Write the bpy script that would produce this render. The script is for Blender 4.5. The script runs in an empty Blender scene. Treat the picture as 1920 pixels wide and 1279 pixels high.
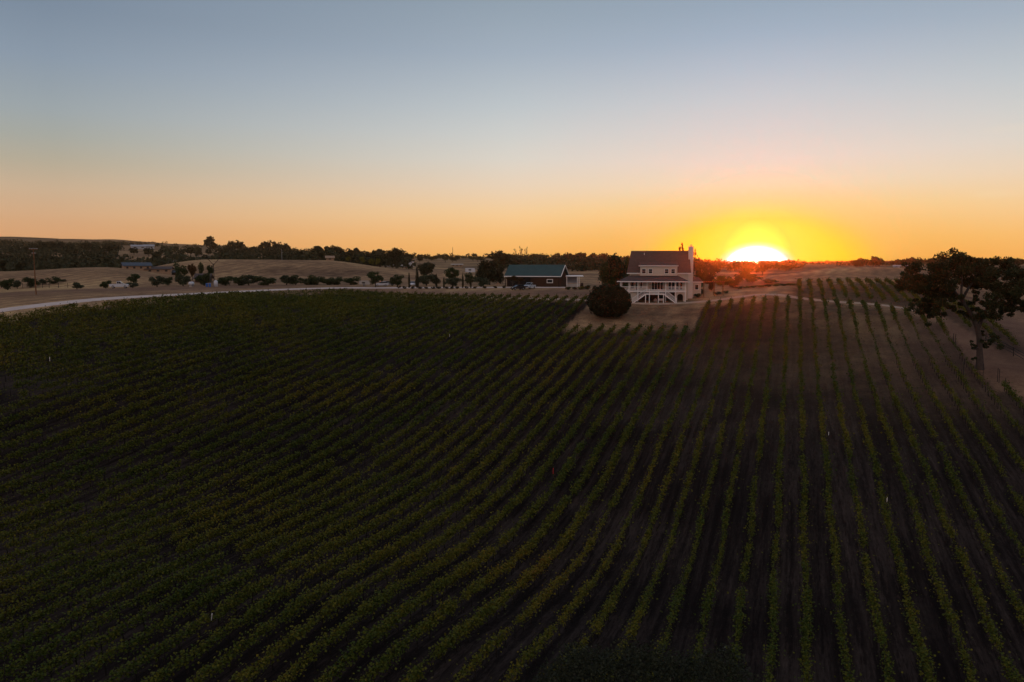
import math
import numpy as np
F=1400.0; CX,CY=960.0,639.5; HOR=500.0; XV=1484.0; S=2.5; X0=-0.45; CH=1.1; CAMZ=40.0
PITCH=math.atan((CY-HOR)/F)
YAW=math.atan((XV-CX)/math.hypot(F,CY-HOR))
def _axes():
    fw=np.array([-math.sin(YAW)*math.cos(PITCH),math.cos(YAW)*math.cos(PITCH),-math.sin(PITCH)])
    rt=np.array([math.cos(YAW),math.sin(YAW),0.0])
    up=np.cross(rt,fw); return fw,rt,up
FW,RT,UP=_axes()
def ray(px,py):
    return FW+RT*((px-CX)/F)-UP*((py-CY)/F)     # unit depth along the optical axis
def at(px,py,d):
    p=ray(px,py)*d; return p+np.array([0,0,CAMZ])
def proj(p):
    v=np.asarray(p,float)-np.array([0,0,CAMZ]); d=v@FW
    return CX+F*(v@RT)/d, CY-F*(v@UP)/d, d
def rx(r): return X0-S*(r+7)
def q(ox,oy,k,pts): return [(ox+a/k,oy+b/k) for a,b in pts]
T={}
def add(r,pts): T.setdefault(r,[]).extend(pts)
# rows traced in the photograph (row index counts leftwards)
c1=(1000,540,6.0)
add(1,q(*c1,[(1740,440),(1690,500),(1610,620),(1550,740),(1470,880),(1400,1010),(1320,1150)]))
add(0,q(*c1,[(1900,330),(1850,480),(1760,690),(1650,900),(1530,1100)])+[(1328,565)])
add(2,q(*c1,[(1590,450),(1440,680),(1280,900),(1150,1130)]))
add(3,q(*c1,[(1460,450),(1330,580),(1250,720),(1100,900),(950,1140)]))
add(4,q(*c1,[(1320,440),(1190,590),(1080,740),(940,900),(750,1160)]))
add(5,q(*c1,[(1185,450),(1020,640),(920,730),(820,870),(700,1010),(570,1160)]))
add(6,q(*c1,[(1050,440),(930,580),(830,650),(740,760),(550,960),(400,1150)]))
c5=(900,720,6.0)
add(2,q(*c5,[(1800,0),(1700,130),(1610,290),(1500,470),(1400,640),(1300,790),(1220,960),(1060,1180)]))
add(3,q(*c5,[(1610,0),(1480,170),(1390,330),(1280,470),(1170,650),(1080,790),(980,930),(800,1180)]))
add(4,q(*c5,[(1420,0),(1300,170),(1170,320),(1050,500),(930,670),(800,860),(660,1010),(550,1170)]))
add(5,q(*c5,[(1250,0),(1080,190),(940,380),(820,560),(690,700),(580,820),(480,960),(350,1090)]))
add(6,q(*c5,[(1060,10),(900,190),(780,310),(680,460),(540,620),(440,760),(310,890),(30,1150)]))
add(7,q(*c5,[(880,0),(700,170),(600,300),(480,450),(330,630),(200,760),(0,980)]))
add(8,q(*c5,[(730,0),(620,110),(500,190),(370,340),(260,440),(120,590),(0,720)]))
add(9,q(*c5,[(540,0),(400,110),(300,240),(130,400),(0,530)]))
add(10,q(*c5,[(375,10),(230,120),(100,270),(0,350)]))
cb=(640,860,3.0)
add(0,q(*cb,[(1640,0),(1580,140),(1520,260),(1380,540),(1310,620),(1230,710),(1130,790),(1060,860),(960,950),(860,1050),(760,1130),(660,1220)]))
add(-1,q(*cb,[(1770,0),(1700,150),(1660,270),(1600,400),(1480,610),(1410,740),(1300,850),(1190,980),(1040,1130),(950,1220)]))
add(1,q(*cb,[(1500,80),(1440,190),(1350,330),(1280,420),(1200,530),(1110,640),(1010,720),(910,790),(800,890),(680,960),(510,1100),(420,1200)]))
add(2,q(*cb,[(1390,50),(1300,180),(1200,310),(1100,430),(1000,540),(900,640),(740,750),(630,840),(530,900),(400,1000),(270,1080),(100,1220)]))
add(3,q(*cb,[(1290,30),(1200,150),(1060,290),(950,430),(840,530),(700,620),(600,680),(480,760),(400,820),(280,910),(180,1000),(0,1150)]))
add(4,q(*cb,[(820,400),(700,480),(580,560),(480,650),(340,740),(210,800),(140,870),(0,980)]))
add(5,q(*cb,[(680,400),(500,520),(400,580),(300,640),(180,700),(0,830)]))
add(6,q(*cb,[(500,360),(380,440),(340,480),(200,550),(100,600),(0,690)]))
c6=(600,720,6.0)
add(9,q(*c6,[(1900,430),(1760,590),(1570,740),(1420,860),(1240,990),(950,1180)]))
add(8,q(*c6,[(1820,720),(1700,830),(1560,920),(1420,1050),(1270,1140)]))
add(7,q(*c6,[(1780,970),(1650,1080),(1540,1180)]))
add(10,q(*c6,[(1920,240),(1500,630),(1370,720),(1240,830),(1120,910),(800,1140)]))
add(11,q(*c6,[(1900,60),(1750,200),(1580,390),(1440,490),(1200,680),(1050,790),(920,890),(790,970),(500,1190)]))
add(12,q(*c6,[(1500,250),(1330,420),(1200,500),(1050,620),(880,740),(700,870),(400,1040),(200,1160)]))
add(13,q(*c6,[(1250,330),(1100,430),(900,560),(770,650),(620,760),(490,830),(150,1030),(0,1110)]))
cE=(560,900,6.0)
add(8,q(*cE,[(1500,80),(1350,190),(1230,290),(1130,370),(740,510),(600,600),(430,700),(240,800),(0,980)]))
add(9,q(*cE,[(1180,110),(960,250),(760,370),(560,470),(430,530),(300,600),(120,700),(0,800)]))
add(7,q(*cE,[(1770,110),(1640,200),(1430,350),(1100,580),(950,630),(740,760),(560,850),(300,1000),(130,1060)]))
add(6,q(*cE,[(1880,240),(1700,390),(1400,560),(1230,700),(1000,800),(870,880),(720,960),(520,1060)]))
add(10,q(*cE,[(1000,90),(860,170),(640,300),(500,400),(370,470),(200,540),(0,640)]))
add(11,q(*cE,[(560,180),(380,230),(200,330),(0,440)]))
cA=(0,1079,6.0)
add(9,q(*cA,[(1700,600),(1560,720),(1400,830),(1260,910),(830,1130)]))
add(8,q(*cA,[(1900,770),(1750,870),(1620,930),(1530,1020),(1400,1100),(1300,1170)]))
add(10,q(*cA,[(1900,320),(1750,350),(1600,450),(1450,540),(1320,640),(1100,740),(900,870),(780,950),(600,1050),(420,1150)]))
add(11,q(*cA,[(1900,90),(1560,230),(1480,320),(1300,400),(1080,540),(800,720),(650,780),(500,870),(330,980),(240,1060),(0,1200)]))
add(12,q(*cA,[(1560,80),(1400,170),(1250,250),(1100,330),(900,400),(720,530),(550,630),(400,700),(250,800),(130,870),(0,960)]))
add(13,q(*cA,[(1300,50),(1120,110),(950,190),(700,310),(520,410),(380,490),(220,620),(0,710)]))
for r,y in {14:1165,15:1137,16:1109,17:1083,18:1057,19:1033,20:1010,21:988,22:967,23:946,24:922,25:892,26:866,27:842,28:817,29:792,30:770,31:748,32:731,33:716,34:702,35:688}.items(): add(r,[(0,y)])
c66=(1280,860,3.0)
for r,p in {-4:[(225,0),(160,200),(120,400),(100,600),(40,700),(0,880)],-3:[(95,0),(30,250),(0,360)],-5:[(335,0),(310,150),(290,300),(240,650),(210,850),(120,1120)],
 -11:[(1095,0),(1140,180),(1190,400),(1240,600),(1290,750),(1340,950),(1460,1230)],-12:[(1230,0),(1290,180),(1340,350),(1400,550),(1450,720),(1520,900),(1580,1080),(1640,1230)],
 -13:[(1350,0),(1410,130),(1460,290),(1530,480),(1590,650),(1680,850),(1760,1020),(1850,1220)],-14:[(1480,0)],-15:[(1610,0)],-16:[(1750,0)],-17:[(1880,0)]}.items(): add(r,q(*c66,p))
for r,x in {-11:1665,-12:1713,-13:1762,-14:1810,-15:1863,-16:1913}.items(): add(r,[(x,957)])
for r,x in {0:1147,1:1100,2:1050,3:1000,4:950,5:900,6:853,-1:1197}.items(): add(r,[(x,957)])
for i,x in enumerate([1098,1080,1062,1042,1024,1005,990,973,957,937,920,903,887,872,856,840,823,807,790,773,757,742,727,713]): add(12+i,[(x,558-6.0*(1098-x)/385)])
for r,x in {-1:1350,-2:1372}.items(): add(r,[(x,565)])
for r,x in {-12:1597,-13:1623,-14:1647,-15:1670,-16:1695}.items(): add(r,[(x,572)])
# constant-depth spacing estimates right of the camera plane: (x, y, depth)
K=S/math.cos(YAW)*F
ctr=[]
for y,sp in [(1279,72),(957,48.3),(860,42.8),(732,32.5),(690,29.7),(640,26.6),(600,24.5),(567,22.0)]:
    for x in (1400,1480,1560): ctr.append((x,y,K/sp))
ctr+= [(1502,532,K/19.3),(1540,530,K/19.3),(1600,529,K/19.3)]
RINGX=np.array([-300,0,200,400,600,800,1000,1200,1400,1600,1800,2000,2300],float)
RINGS={250:[548,545,540,537,535.5,535,534,540,540,534,535,540,550],
 340:[512,509,501,522,520,524,525,525,525,522,520,520,525],
 430:[520,518,512,486,488,508,518,518,518,501,504,505,510],
 560:[508,506,505,500,500,503,507,507,510,505,505,505,505],
 800:[476,474,474,478,484,492,493,495,500,500,499,498,497],
 1200:[462,460,462,467,475,485,487,490,497,498,497,495,493],
 2500:[455,449,454,464,478,487,488,489,495,494,493,491,490],
 6000:[460,453,461,471,482,489,490,490,495,489,488,488,488],
 14000:[500]*13}
RD=np.log(np.array(sorted(RINGS),float)); RY=np.array([RINGS[k] for k in sorted(RINGS)],float)
def ring_z(X,Y):
    """height of the land beyond the vineyard, from hill profiles at set distances"""
    X=np.asarray(X,float);Y=np.asarray(Y,float)
    rr=X*RT[0]+Y*RT[1]; d=X*FW[0]+Y*FW[1]; R=np.hypot(X,Y)
    az=np.arctan2(rr,np.maximum(d/math.cos(PITCH),1e-3*R+1e-6)); px=CX+F*np.tan(np.clip(az,-0.85,0.85))*math.cos(PITCH)
    dd=R*np.cos(np.clip(az,-0.75,0.75))
    l=np.log(np.clip(dd,200,14000))
    def smooth_col(row,px):
        i=np.clip(np.searchsorted(RINGX,px)-1,0,len(RINGX)-2); t=np.clip((px-RINGX[i])/(RINGX[i+1]-RINGX[i]),0,1); t=t*t*(3-2*t)
        return row[i]*(1-t)+row[i+1]*t
    k=np.clip(np.searchsorted(RD,l)-1,0,len(RD)-2); t=np.clip((l-RD[k])/(RD[k+1]-RD[k]),0,1); t=t*t*(3-2*t)
    cols=np.stack([smooth_col(row,px) for row in RY]) # ring x point
    idx=np.arange(len(px)) if px.ndim else None
    z=np.stack([-(cols[j]-HOR)/F*math.exp(RD[j]) for j in range(len(RD))])
    a=np.take_along_axis(z,k[None],0)[0]; b=np.take_along_axis(z,(k+1)[None],0)[0]
    return CAMZ+a*(1-t)+b*t
def fit():
    P=[]
    for r,pts in T.items():
        X=rx(r)
        for (px,py) in pts:
            v=ray(px,py); k=X/v[0]
            if k<0 or k>400 or abs(X)<12: continue
            p=v*k; P.append((p[0],p[1],p[2]+CAMZ-CH,1.0,r,px,py))
    for px,py,d in ctr:
        p=at(px,py,d); P.append((p[0],p[1],p[2]-CH,0.6,None,px,py))
    gp=[(0,578,150),(100,566,162),(200,558,175),(300,553.5,190),(400,549,205),(520,542,222),(640,540,228),(760,540,229),(900,541,229),(1000,538,232),(1060,538,232),
        (1100,556,192),(1140,597,172),(1230,567,187),(1300,566,187),(1420,549,192),(1230,600,171),(1500,540,188),
        (60,552,185),(220,540,240),(100,545,220),
        (1700,535,200),(1800,528,215),(1900,530,230),(1838,686,118),(1790,600,150),(1900,690,122),(1900,600,160),(1960,720,110),(1960,900,80),(1800,1279,50),(2050,1100,60),
        (0,1279,44),(-150,1100,58),(-150,900,80),(-200,700,110),(-200,600,150),(1900,560,185),(2100,560,185),(2200,640,140)]
    for px,py,d in gp:
        p=at(px,py,d); P.append((p[0],p[1],p[2],1.0,None,px,py))
    for X,Y,Z in [(0,0,10),(-30,10,10.5),(30,10,10),(0,-60,9),(-80,-60,13),(80,-60,13),(-160,-40,20),(160,-40,20),(-160,60,24),(160,60,24),(0,25,9.6),(-25,30,10.5)]:
        P.append((X,Y,Z,0.5,None,0,0))
    for d in (250,340):
        for px in range(-300,2301,130):
            p=at(px,500,d); z=float(ring_z(np.array([p[0]]),np.array([p[1]]))[0])
            P.append((p[0],p[1],z,1.0,None,0,0))
    return P
SC=60.0
def tps(r2): return np.where(r2>0,0.5*r2*np.log(np.maximum(r2,1e-12)),0)
def solve(P,lam=0.05):
    A=np.array([[p[0],p[1]] for p in P])/SC; z=np.array([p[2] for p in P]); w=np.array([p[3] for p in P])
    n=len(A); d2=((A[:,None]-A[None])**2).sum(-1)
    M=np.zeros((n+3,n+3)); M[:n,:n]=tps(d2)+np.diag(lam/w); M[:n,n]=1;M[:n,n+1:]=A; M[n,:n]=1; M[n+1:,:n]=A.T
    c=np.linalg.solve(M,np.concatenate([z,[0,0,0]])); return A,c
def near_z(A,c,X,Y):
    X=np.asarray(X,float).ravel()/SC;Y=np.asarray(Y,float).ravel()/SC; out=np.empty(len(X)); n=len(A)
    for i in range(0,len(X),4000):
        x=X[i:i+4000];y=Y[i:i+4000]; d2=(x[:,None]-A[None,:,0])**2+(y[:,None]-A[None,:,1])**2
        out[i:i+4000]=tps(d2)@c[:n]+c[n]+c[n+1]*x+c[n+2]*y
    return out
# ------------------------------------------------------------------ scene
import bpy, bmesh, random
from mathutils import Vector, Matrix
rng=np.random.default_rng(7); random.seed(7)
scene=bpy.context.scene; COL=scene.collection
PTS=fit(); TA,TC=solve(PTS,0.1)
GX0,GX1,GY0,GY1,GS=-420,320,-130,400,2.0
_gx=np.arange(GX0,GX1+1,GS); _gy=np.arange(GY0,GY1+1,GS)
_mx,_my=np.meshgrid(_gx,_gy); NG=near_z(TA,TC,_mx,_my).reshape(_mx.shape)
def sstep(a,b,x):
    t=np.clip((x-a)/(b-a),0,1); return t*t*(3-2*t)
def zt(X,Y):
    X=np.atleast_1d(np.asarray(X,float)); Y=np.atleast_1d(np.asarray(Y,float))
    fx=np.clip((X-GX0)/GS,0,len(_gx)-1.001); fy=np.clip((Y-GY0)/GS,0,len(_gy)-1.001)
    i=fx.astype(int); j=fy.astype(int); u=fx-i; v=fy-j
    zn=NG[j,i]*(1-u)*(1-v)+NG[j,i+1]*u*(1-v)+NG[j+1,i]*(1-u)*v+NG[j+1,i+1]*u*v
    ff=X*FW[0]+Y*FW[1]; rr=X*RT[0]+Y*RT[1]; R=np.hypot(X,Y)
    az=np.arctan2(rr,np.where(np.abs(ff)<1e-6,1e-6,ff)); dd=R*np.cos(np.clip(az,-0.75,0.75))
    w=sstep(235,275,dd)
    zr=ring_z(X,Y)
    und=(np.sin(X*0.021+1.3)*np.sin(Y*0.017)+0.5*np.sin(X*0.05+Y*0.041))*sstep(300,700,dd)*0.9
    return zn*(1-w)+zr*w+und
def z1(x,y): return float(zt(x,y)[0])
def G(px,py,dmin=40,dmax=900):
    d=dmin; prev=d
    while d<dmax:
        p=at(px,py,d)
        if p[2]<z1(p[0],p[1]):
            a,b=prev,d
            for _ in range(18):
                m=(a+b)/2; p=at(px,py,m)
                if p[2]<z1(p[0],p[1]): b=m
                else: a=m
            p=at(px,py,b); return Vector((p[0],p[1],z1(p[0],p[1])))
        prev=d; d*=1.01
    p=at(px,py,dmax); return Vector((p[0],p[1],z1(p[0],p[1])))
def GD(px,d):
    p=at(px,500,d); return Vector((p[0],p[1],z1(p[0],p[1])))
def hpx(px,ytop,d): # height above ground of image row ytop at depth d
    p=at(px,ytop,d); return float(p[2])-z1(p[0],p[1])
# ---------- materials
def newmat(name):
    m=bpy.data.materials.new(name); m.use_nodes=True; nt=m.node_tree; nt.nodes.clear()
    out=nt.nodes.new('ShaderNodeOutputMaterial'); return m,nt,out
def N(nt,t,**kw):
    n=nt.nodes.new(t)
    for k,v in kw.items():
        if k.startswith('i_'): n.inputs[int(k[2:])].default_value=v
        else: setattr(n,k,v)
    return n
def mth(nt,op,a,b=None,c=None):
    n=nt.nodes.new('ShaderNodeMath'); n.operation=op
    for i,v in enumerate((a,b,c)):
        if v is None: continue
        if isinstance(v,(int,float)): n.inputs[i].default_value=v
        else: nt.links.new(v,n.inputs[i])
    return n.outputs[0]
def ramp(nt,fac,stops,interp='LINEAR'):
    n=nt.nodes.new('ShaderNodeValToRGB'); cr=n.color_ramp; cr.interpolation=interp
    while len(cr.elements)<len(stops): cr.elements.new(0.5)
    for e,(p,c) in zip(cr.elements,stops): e.position=p; e.color=(*c[:3],1) if len(c)==3 else c
    nt.links.new(fac,n.inputs[0]); return n.outputs[0]
def mixc(nt,f,a,b,mode='MIX'):
    n=nt.nodes.new('ShaderNodeMix'); n.data_type='RGBA'; n.blend_type=mode
    for s,v in ((0,f),(6,a),(7,b)):
        if isinstance(v,(int,float)): n.inputs[s].default_value=v
        elif isinstance(v,tuple): n.inputs[s].default_value=(*v,1)
        else: nt.links.new(v,n.inputs[s])
    return n.outputs[2]
def noise(nt,vec,scale,detail=3,rough=0.6):
    n=nt.nodes.new('ShaderNodeTexNoise'); n.inputs['Scale'].default_value=scale; n.inputs['Detail'].default_value=detail; n.inputs['Roughness'].default_value=rough
    if vec is not None: nt.links.new(vec,n.inputs['Vector'])
    return n.outputs[0]
def objvec(nt,scale=(1,1,1),world=False):
    if world: src=nt.nodes.new('ShaderNodeNewGeometry').outputs['Position']
    else: src=nt.nodes.new('ShaderNodeTexCoord').outputs['Object']
    mp=nt.nodes.new('ShaderNodeMapping'); mp.inputs['Scale'].default_value=scale; nt.links.new(src,mp.inputs[0]); return mp.outputs[0]
def plain(name,c,rough=0.8,var=0.18,scale=1.5,metal=0.0,spec=0.3,bump=0.0,stretch=(1,1,1)):
    m,nt,out=newmat(name); b=nt.nodes.new('ShaderNodeBsdfPrincipled'); v=objvec(nt,stretch)
    n1=noise(nt,v,scale,4); n2=noise(nt,v,scale*9,2)
    f=mth(nt,'ADD',mth(nt,'MULTIPLY',n1,0.65),mth(nt,'MULTIPLY',n2,0.35))
    lo=tuple(x*(1-var*1.6) for x in c); hi=tuple(min(1,x*(1+var*1.6)) for x in c)
    nt.links.new(ramp(nt,f,[(0.25,lo),(0.75,hi)]),b.inputs['Base Color'])
    b.inputs['Roughness'].default_value=rough; b.inputs['Metallic'].default_value=metal; b.inputs['Specular IOR Level'].default_value=spec
    if bump:
        bp=nt.nodes.new('ShaderNodeBump'); bp.inputs['Strength'].default_value=bump; bp.inputs['Distance'].default_value=0.03
        nt.links.new(n2,bp.inputs['Height']); nt.links.new(bp.outputs[0],b.inputs['Normal'])
    nt.links.new(b.outputs[0],out.inputs[0]); return m
def leafmat(name,cols,trans=0.35,nscale=0.05):
    """leaf colours vary per leaf and in patches of the planting"""
    m,nt,out=newmat(name); geo=nt.nodes.new('ShaderNodeNewGeometry')
    n=noise(nt,geo.outputs['Position'],nscale,4,0.65)
    f=mth(nt,'ADD',mth(nt,'MULTIPLY',geo.outputs['Random Per Island'],0.36),mth(nt,'MULTIPLY',mth(nt,'SUBTRACT',n,0.24),1.15))
    c=ramp(nt,f,cols)
    d=nt.nodes.new('ShaderNodeBsdfPrincipled'); nt.links.new(c,d.inputs['Base Color']); d.inputs['Roughness'].default_value=0.75; d.inputs['Specular IOR Level'].default_value=0.12
    t=nt.nodes.new('ShaderNodeBsdfTranslucent'); nt.links.new(c,t.inputs[0])
    mx=nt.nodes.new('ShaderNodeMixShader'); mx.inputs[0].default_value=trans
    nt.links.new(d.outputs[0],mx.inputs[1]); nt.links.new(t.outputs[0],mx.inputs[2]); nt.links.new(mx.outputs[0],out.inputs[0]); return m
M={}
M['vine']=leafmat('vine_leaves',[(0.0,(.020,.042,.009)),(0.3,(.046,.068,.010)),(0.55,(.090,.092,.011)),(0.78,(.15,.114,.013)),(1.0,(.18,.072,.014))],0.12,0.045)
M['oak']=leafmat('oak_leaves',[(0,(.018,.026,.012)),(0.5,(.034,.042,.016)),(1,(.06,.06,.022))],0.2,0.15)
M['dark']=leafmat('dark_leaves',[(0,(.016,.02,.010)),(0.5,(.03,.032,.016)),(1,(.05,.046,.022))],0.1,0.3)
M['green']=leafmat('green_leaves',[(0,(.02,.034,.014)),(0.5,(.04,.06,.022)),(1,(.075,.09,.03))],0.25,0.2)
M['olive']=leafmat('olive_leaves',[(0,(.03,.042,.026)),(0.5,(.055,.07,.04)),(1,(.10,.11,.06))],0.25,0.2)
M['yellow']=leafmat('yellowing_leaves',[(0,(.06,.07,.015)),(0.5,(.13,.13,.02)),(1,(.2,.16,.03))],0.3,0.2)
M['red']=leafmat('rusty_leaves',[(0,(.05,.03,.014)),(0.5,(.08,.045,.018)),(1,(.12,.06,.02))],0.3,0.2)
M['far']=leafmat('far_leaves',[(0,(.022,.028,.016)),(0.5,(.036,.042,.022)),(1,(.062,.062,.03))],0.15,0.01)
M['fore']=leafmat('painted_glint_leaves',[(0,(.018,.022,.014)),(0.5,(.022,.027,.015)),(0.74,(.04,.046,.028)),(0.9,(.13,.14,.1)),(1,(.42,.42,.34))],0.1,1.6)  # palest stops are leaf glints put into the colour
M['bark']=plain('bark',(.055,.042,.036),0.95,0.3,3,bump=0.6)
M['vinewood']=plain('vine_wood',(.018,.014,.012),0.95,0.3,8)
M['post']=plain('weathered_post',(.025,.02,.018),0.85,0.3,4)
M['polewood']=plain('pole_wood',(.16,.075,.035),0.9,0.25,1.2,stretch=(1,1,.15))
M['white']=plain('white_paint',(.80,.76,.73),0.6,0.05,0.6)
M['siding']=plain('beige_siding',(.55,.46,.37),0.75,0.05,0.5)
M['chimney']=plain('chimney_siding',(.68,.58,.52),0.8,0.05,0.8)
M['shingle']=plain('brown_shingle',(.085,.054,.046),0.9,0.22,1.2,stretch=(1,1,2),bump=0.4)
M['darkshingle']=plain('dark_shingle',(.07,.054,.054),0.9,0.2,1.5,bump=0.4)
M['teal']=plain('green_metal_roof',(.028,.068,.072),0.7,0.12,0.7)
M['barnwood']=plain('brown_board',(.05,.024,.014),0.9,0.3,1.4,stretch=(3,3,.4))
M['shadefill']=plain('painted_shade',(.012,.010,.010),0.95,0.1,1)  # near-black tone that paints the shade inside openings
M['glass']=plain('window_glass',(.012,.014,.018),0.12,0.1,1,spec=0.5)
M['bluegrey']=plain('blue_grey_roof',(.05,.068,.09),0.6,0.15,0.4,metal=0.0)
M['stucco']=plain('warm_stucco',(.30,.20,.13),0.9,0.15,0.8)
M['farwhite']=plain('pale_shed_metal',(.34,.36,.40),0.7,0.08,0.3)
M['carwhite']=plain('white_car_paint',(.5,.52,.57),0.4,0.03,0.5,spec=0.5)
M['carblue']=plain('silver_blue_car_paint',(.36,.42,.50),0.3,0.03,0.5,spec=0.5)
M['carblack']=plain('black_car_paint',(.015,.015,.018),0.25,0.05,0.5,spec=0.5)
M['rubber']=plain('tyre_rubber',(.02,.02,.02),0.9,0.1,4)
M['chrome']=plain('rim_metal',(.4,.4,.42),0.35,0.1,4,metal=0.8)
M['lamp']=plain('lamp_glass',(.6,.6,.55),0.2,0.05,3)
M['blue']=plain('blue_plastic',(.02,.10,.35),0.5,0.1,3)
M['redstuff']=plain('red_plastic',(.5,.03,.02),0.5,0.1,3)
M['concrete']=plain('pale_concrete',(.38,.35,.32),0.9,0.12,0.8)
M['pink']=plain('pink_petals',(.5,.34,.32),0.8,0.1,3)
def groundmat():
    m,nt,out=newmat('dry_ground'); geo=nt.nodes.new('ShaderNodeNewGeometry'); pos=geo.outputs['Position']
    mp=nt.nodes.new('ShaderNodeMapping'); nt.links.new(pos,mp.inputs[0]); mp.inputs['Scale'].default_value=(1,1,0.0)
    P=mp.outputs[0]
    n1=noise(nt,P,0.018,5); n2=noise(nt,P,0.25,4,0.7); n3=noise(nt,P,2.2,3,0.7)
    f=mth(nt,'ADD',mth(nt,'ADD',mth(nt,'MULTIPLY',n1,0.5),mth(nt,'MULTIPLY',n2,0.3)),mth(nt,'MULTIPLY',n3,0.2))
    grass=ramp(nt,f,[(0.37,(.07,.042,.026)),(0.455,(.19,.115,.065)),(0.53,(.36,.225,.12)),(0.63,(.62,.43,.20))])
    # mown swathes on the hills
    w=nt.nodes.new('ShaderNodeTexWave'); w.inputs['Scale'].default_value=0.05; w.inputs['Distortion'].default_value=9; w.inputs['Detail'].default_value=3; w.inputs['Detail Scale'].default_value=0.4
    nt.links.new(P,w.inputs[0])
    grass=mixc(nt,mth(nt,'MULTIPLY',w.outputs['Fac'],0.35),grass,(.09,.055,.04))
    # bare dark tufts on the lawn
    tuft=ramp(nt,noise(nt,P,0.55,4,0.75),[(0.58,(0,0,0)),(0.66,(1,1,1))])
    grass=mixc(nt,mth(nt,'MULTIPLY',tuft,0.45),grass,(.05,.035,.022))
    # tilled soil with tyre tracks that follow the rows (rows run along world Y)
    sx=nt.nodes.new('ShaderNodeSeparateXYZ'); nt.links.new(pos,sx.inputs[0])
    mp2=nt.nodes.new('ShaderNodeMapping'); nt.links.new(pos,mp2.inputs[0]); mp2.inputs['Scale'].default_value=(1.6,0.10,0)
    mp3=nt.nodes.new('ShaderNodeMapping'); nt.links.new(pos,mp3.inputs[0]); mp3.inputs['Scale'].default_value=(5,0.9,0)
    s1=noise(nt,mp2.outputs[0],1.0,4,0.7); s2=noise(nt,mp3.outputs[0],1.0,4,0.75); s3=noise(nt,P,0.035,4,0.6)
    ph=mth(nt,'FRACT',mth(nt,'DIVIDE',mth(nt,'SUBTRACT',sx.outputs[0],X0),S))
    trk=mth(nt,'ABSOLUTE',mth(nt,'SUBTRACT',mth(nt,'ABSOLUTE',mth(nt,'SUBTRACT',ph,0.5)),0.2))   # 0 on the wheel lines
    trk=ramp(nt,trk,[(0.0,(1,1,1)),(0.13,(0,0,0))])
    sf=mth(nt,'ADD',mth(nt,'ADD',mth(nt,'MULTIPLY',s1,0.45),mth(nt,'MULTIPLY',s2,0.3)),mth(nt,'MULTIPLY',s3,0.3))
    soil=ramp(nt,sf,[(0.36,(.005,.004,.0035)),(0.5,(.017,.0125,.011)),(0.64,(.072,.053,.045))])  # soil tone, darkened further to carry the valley shade
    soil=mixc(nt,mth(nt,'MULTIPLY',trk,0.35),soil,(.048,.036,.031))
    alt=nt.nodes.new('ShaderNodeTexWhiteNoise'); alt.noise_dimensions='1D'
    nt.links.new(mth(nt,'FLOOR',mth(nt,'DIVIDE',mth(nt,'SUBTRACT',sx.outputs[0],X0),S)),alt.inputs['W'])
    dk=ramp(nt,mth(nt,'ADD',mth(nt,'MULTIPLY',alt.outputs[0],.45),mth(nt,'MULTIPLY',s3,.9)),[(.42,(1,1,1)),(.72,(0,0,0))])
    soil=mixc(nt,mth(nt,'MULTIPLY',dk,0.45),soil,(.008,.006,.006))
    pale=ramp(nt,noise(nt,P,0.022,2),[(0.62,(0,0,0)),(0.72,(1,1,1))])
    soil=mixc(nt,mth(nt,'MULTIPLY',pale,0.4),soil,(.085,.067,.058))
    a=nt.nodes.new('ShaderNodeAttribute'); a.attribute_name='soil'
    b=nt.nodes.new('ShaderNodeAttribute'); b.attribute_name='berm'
    h=nt.nodes.new('ShaderNodeAttribute'); h.attribute_name='scrub'
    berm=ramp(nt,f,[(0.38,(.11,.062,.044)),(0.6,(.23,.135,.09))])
    scr=ramp(nt,mth(nt,'ADD',mth(nt,'MULTIPLY',n2,0.5),mth(nt,'MULTIPLY',n1,0.5)),[(0.4,(.028,.03,.018)),(0.6,(.075,.065,.035))])
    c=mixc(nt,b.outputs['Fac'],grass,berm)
    c=mixc(nt,h.outputs['Fac'],c,scr)
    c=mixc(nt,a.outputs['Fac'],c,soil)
    bs=nt.nodes.new('ShaderNodeBsdfPrincipled'); nt.links.new(c,bs.inputs['Base Color']); bs.inputs['Roughness'].default_value=0.95; bs.inputs['Specular IOR Level'].default_value=0.05
    bp=nt.nodes.new('ShaderNodeBump'); bp.inputs['Strength'].default_value=0.5; bp.inputs['Distance'].default_value=0.25
    nt.links.new(mth(nt,'ADD',n3,mth(nt,'MULTIPLY',s2,0.6)),bp.inputs['Height']); nt.links.new(bp.outputs[0],bs.inputs['Normal'])
    nt.links.new(bs.outputs[0],out.inputs[0]); return m
M['ground']=groundmat()
M['road']=plain('pale_gravel',(.56,.47,.43),0.95,0.13,0.4)
M['track']=plain('dusty_track',(.40,.29,.22),0.95,0.18,0.5)
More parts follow.
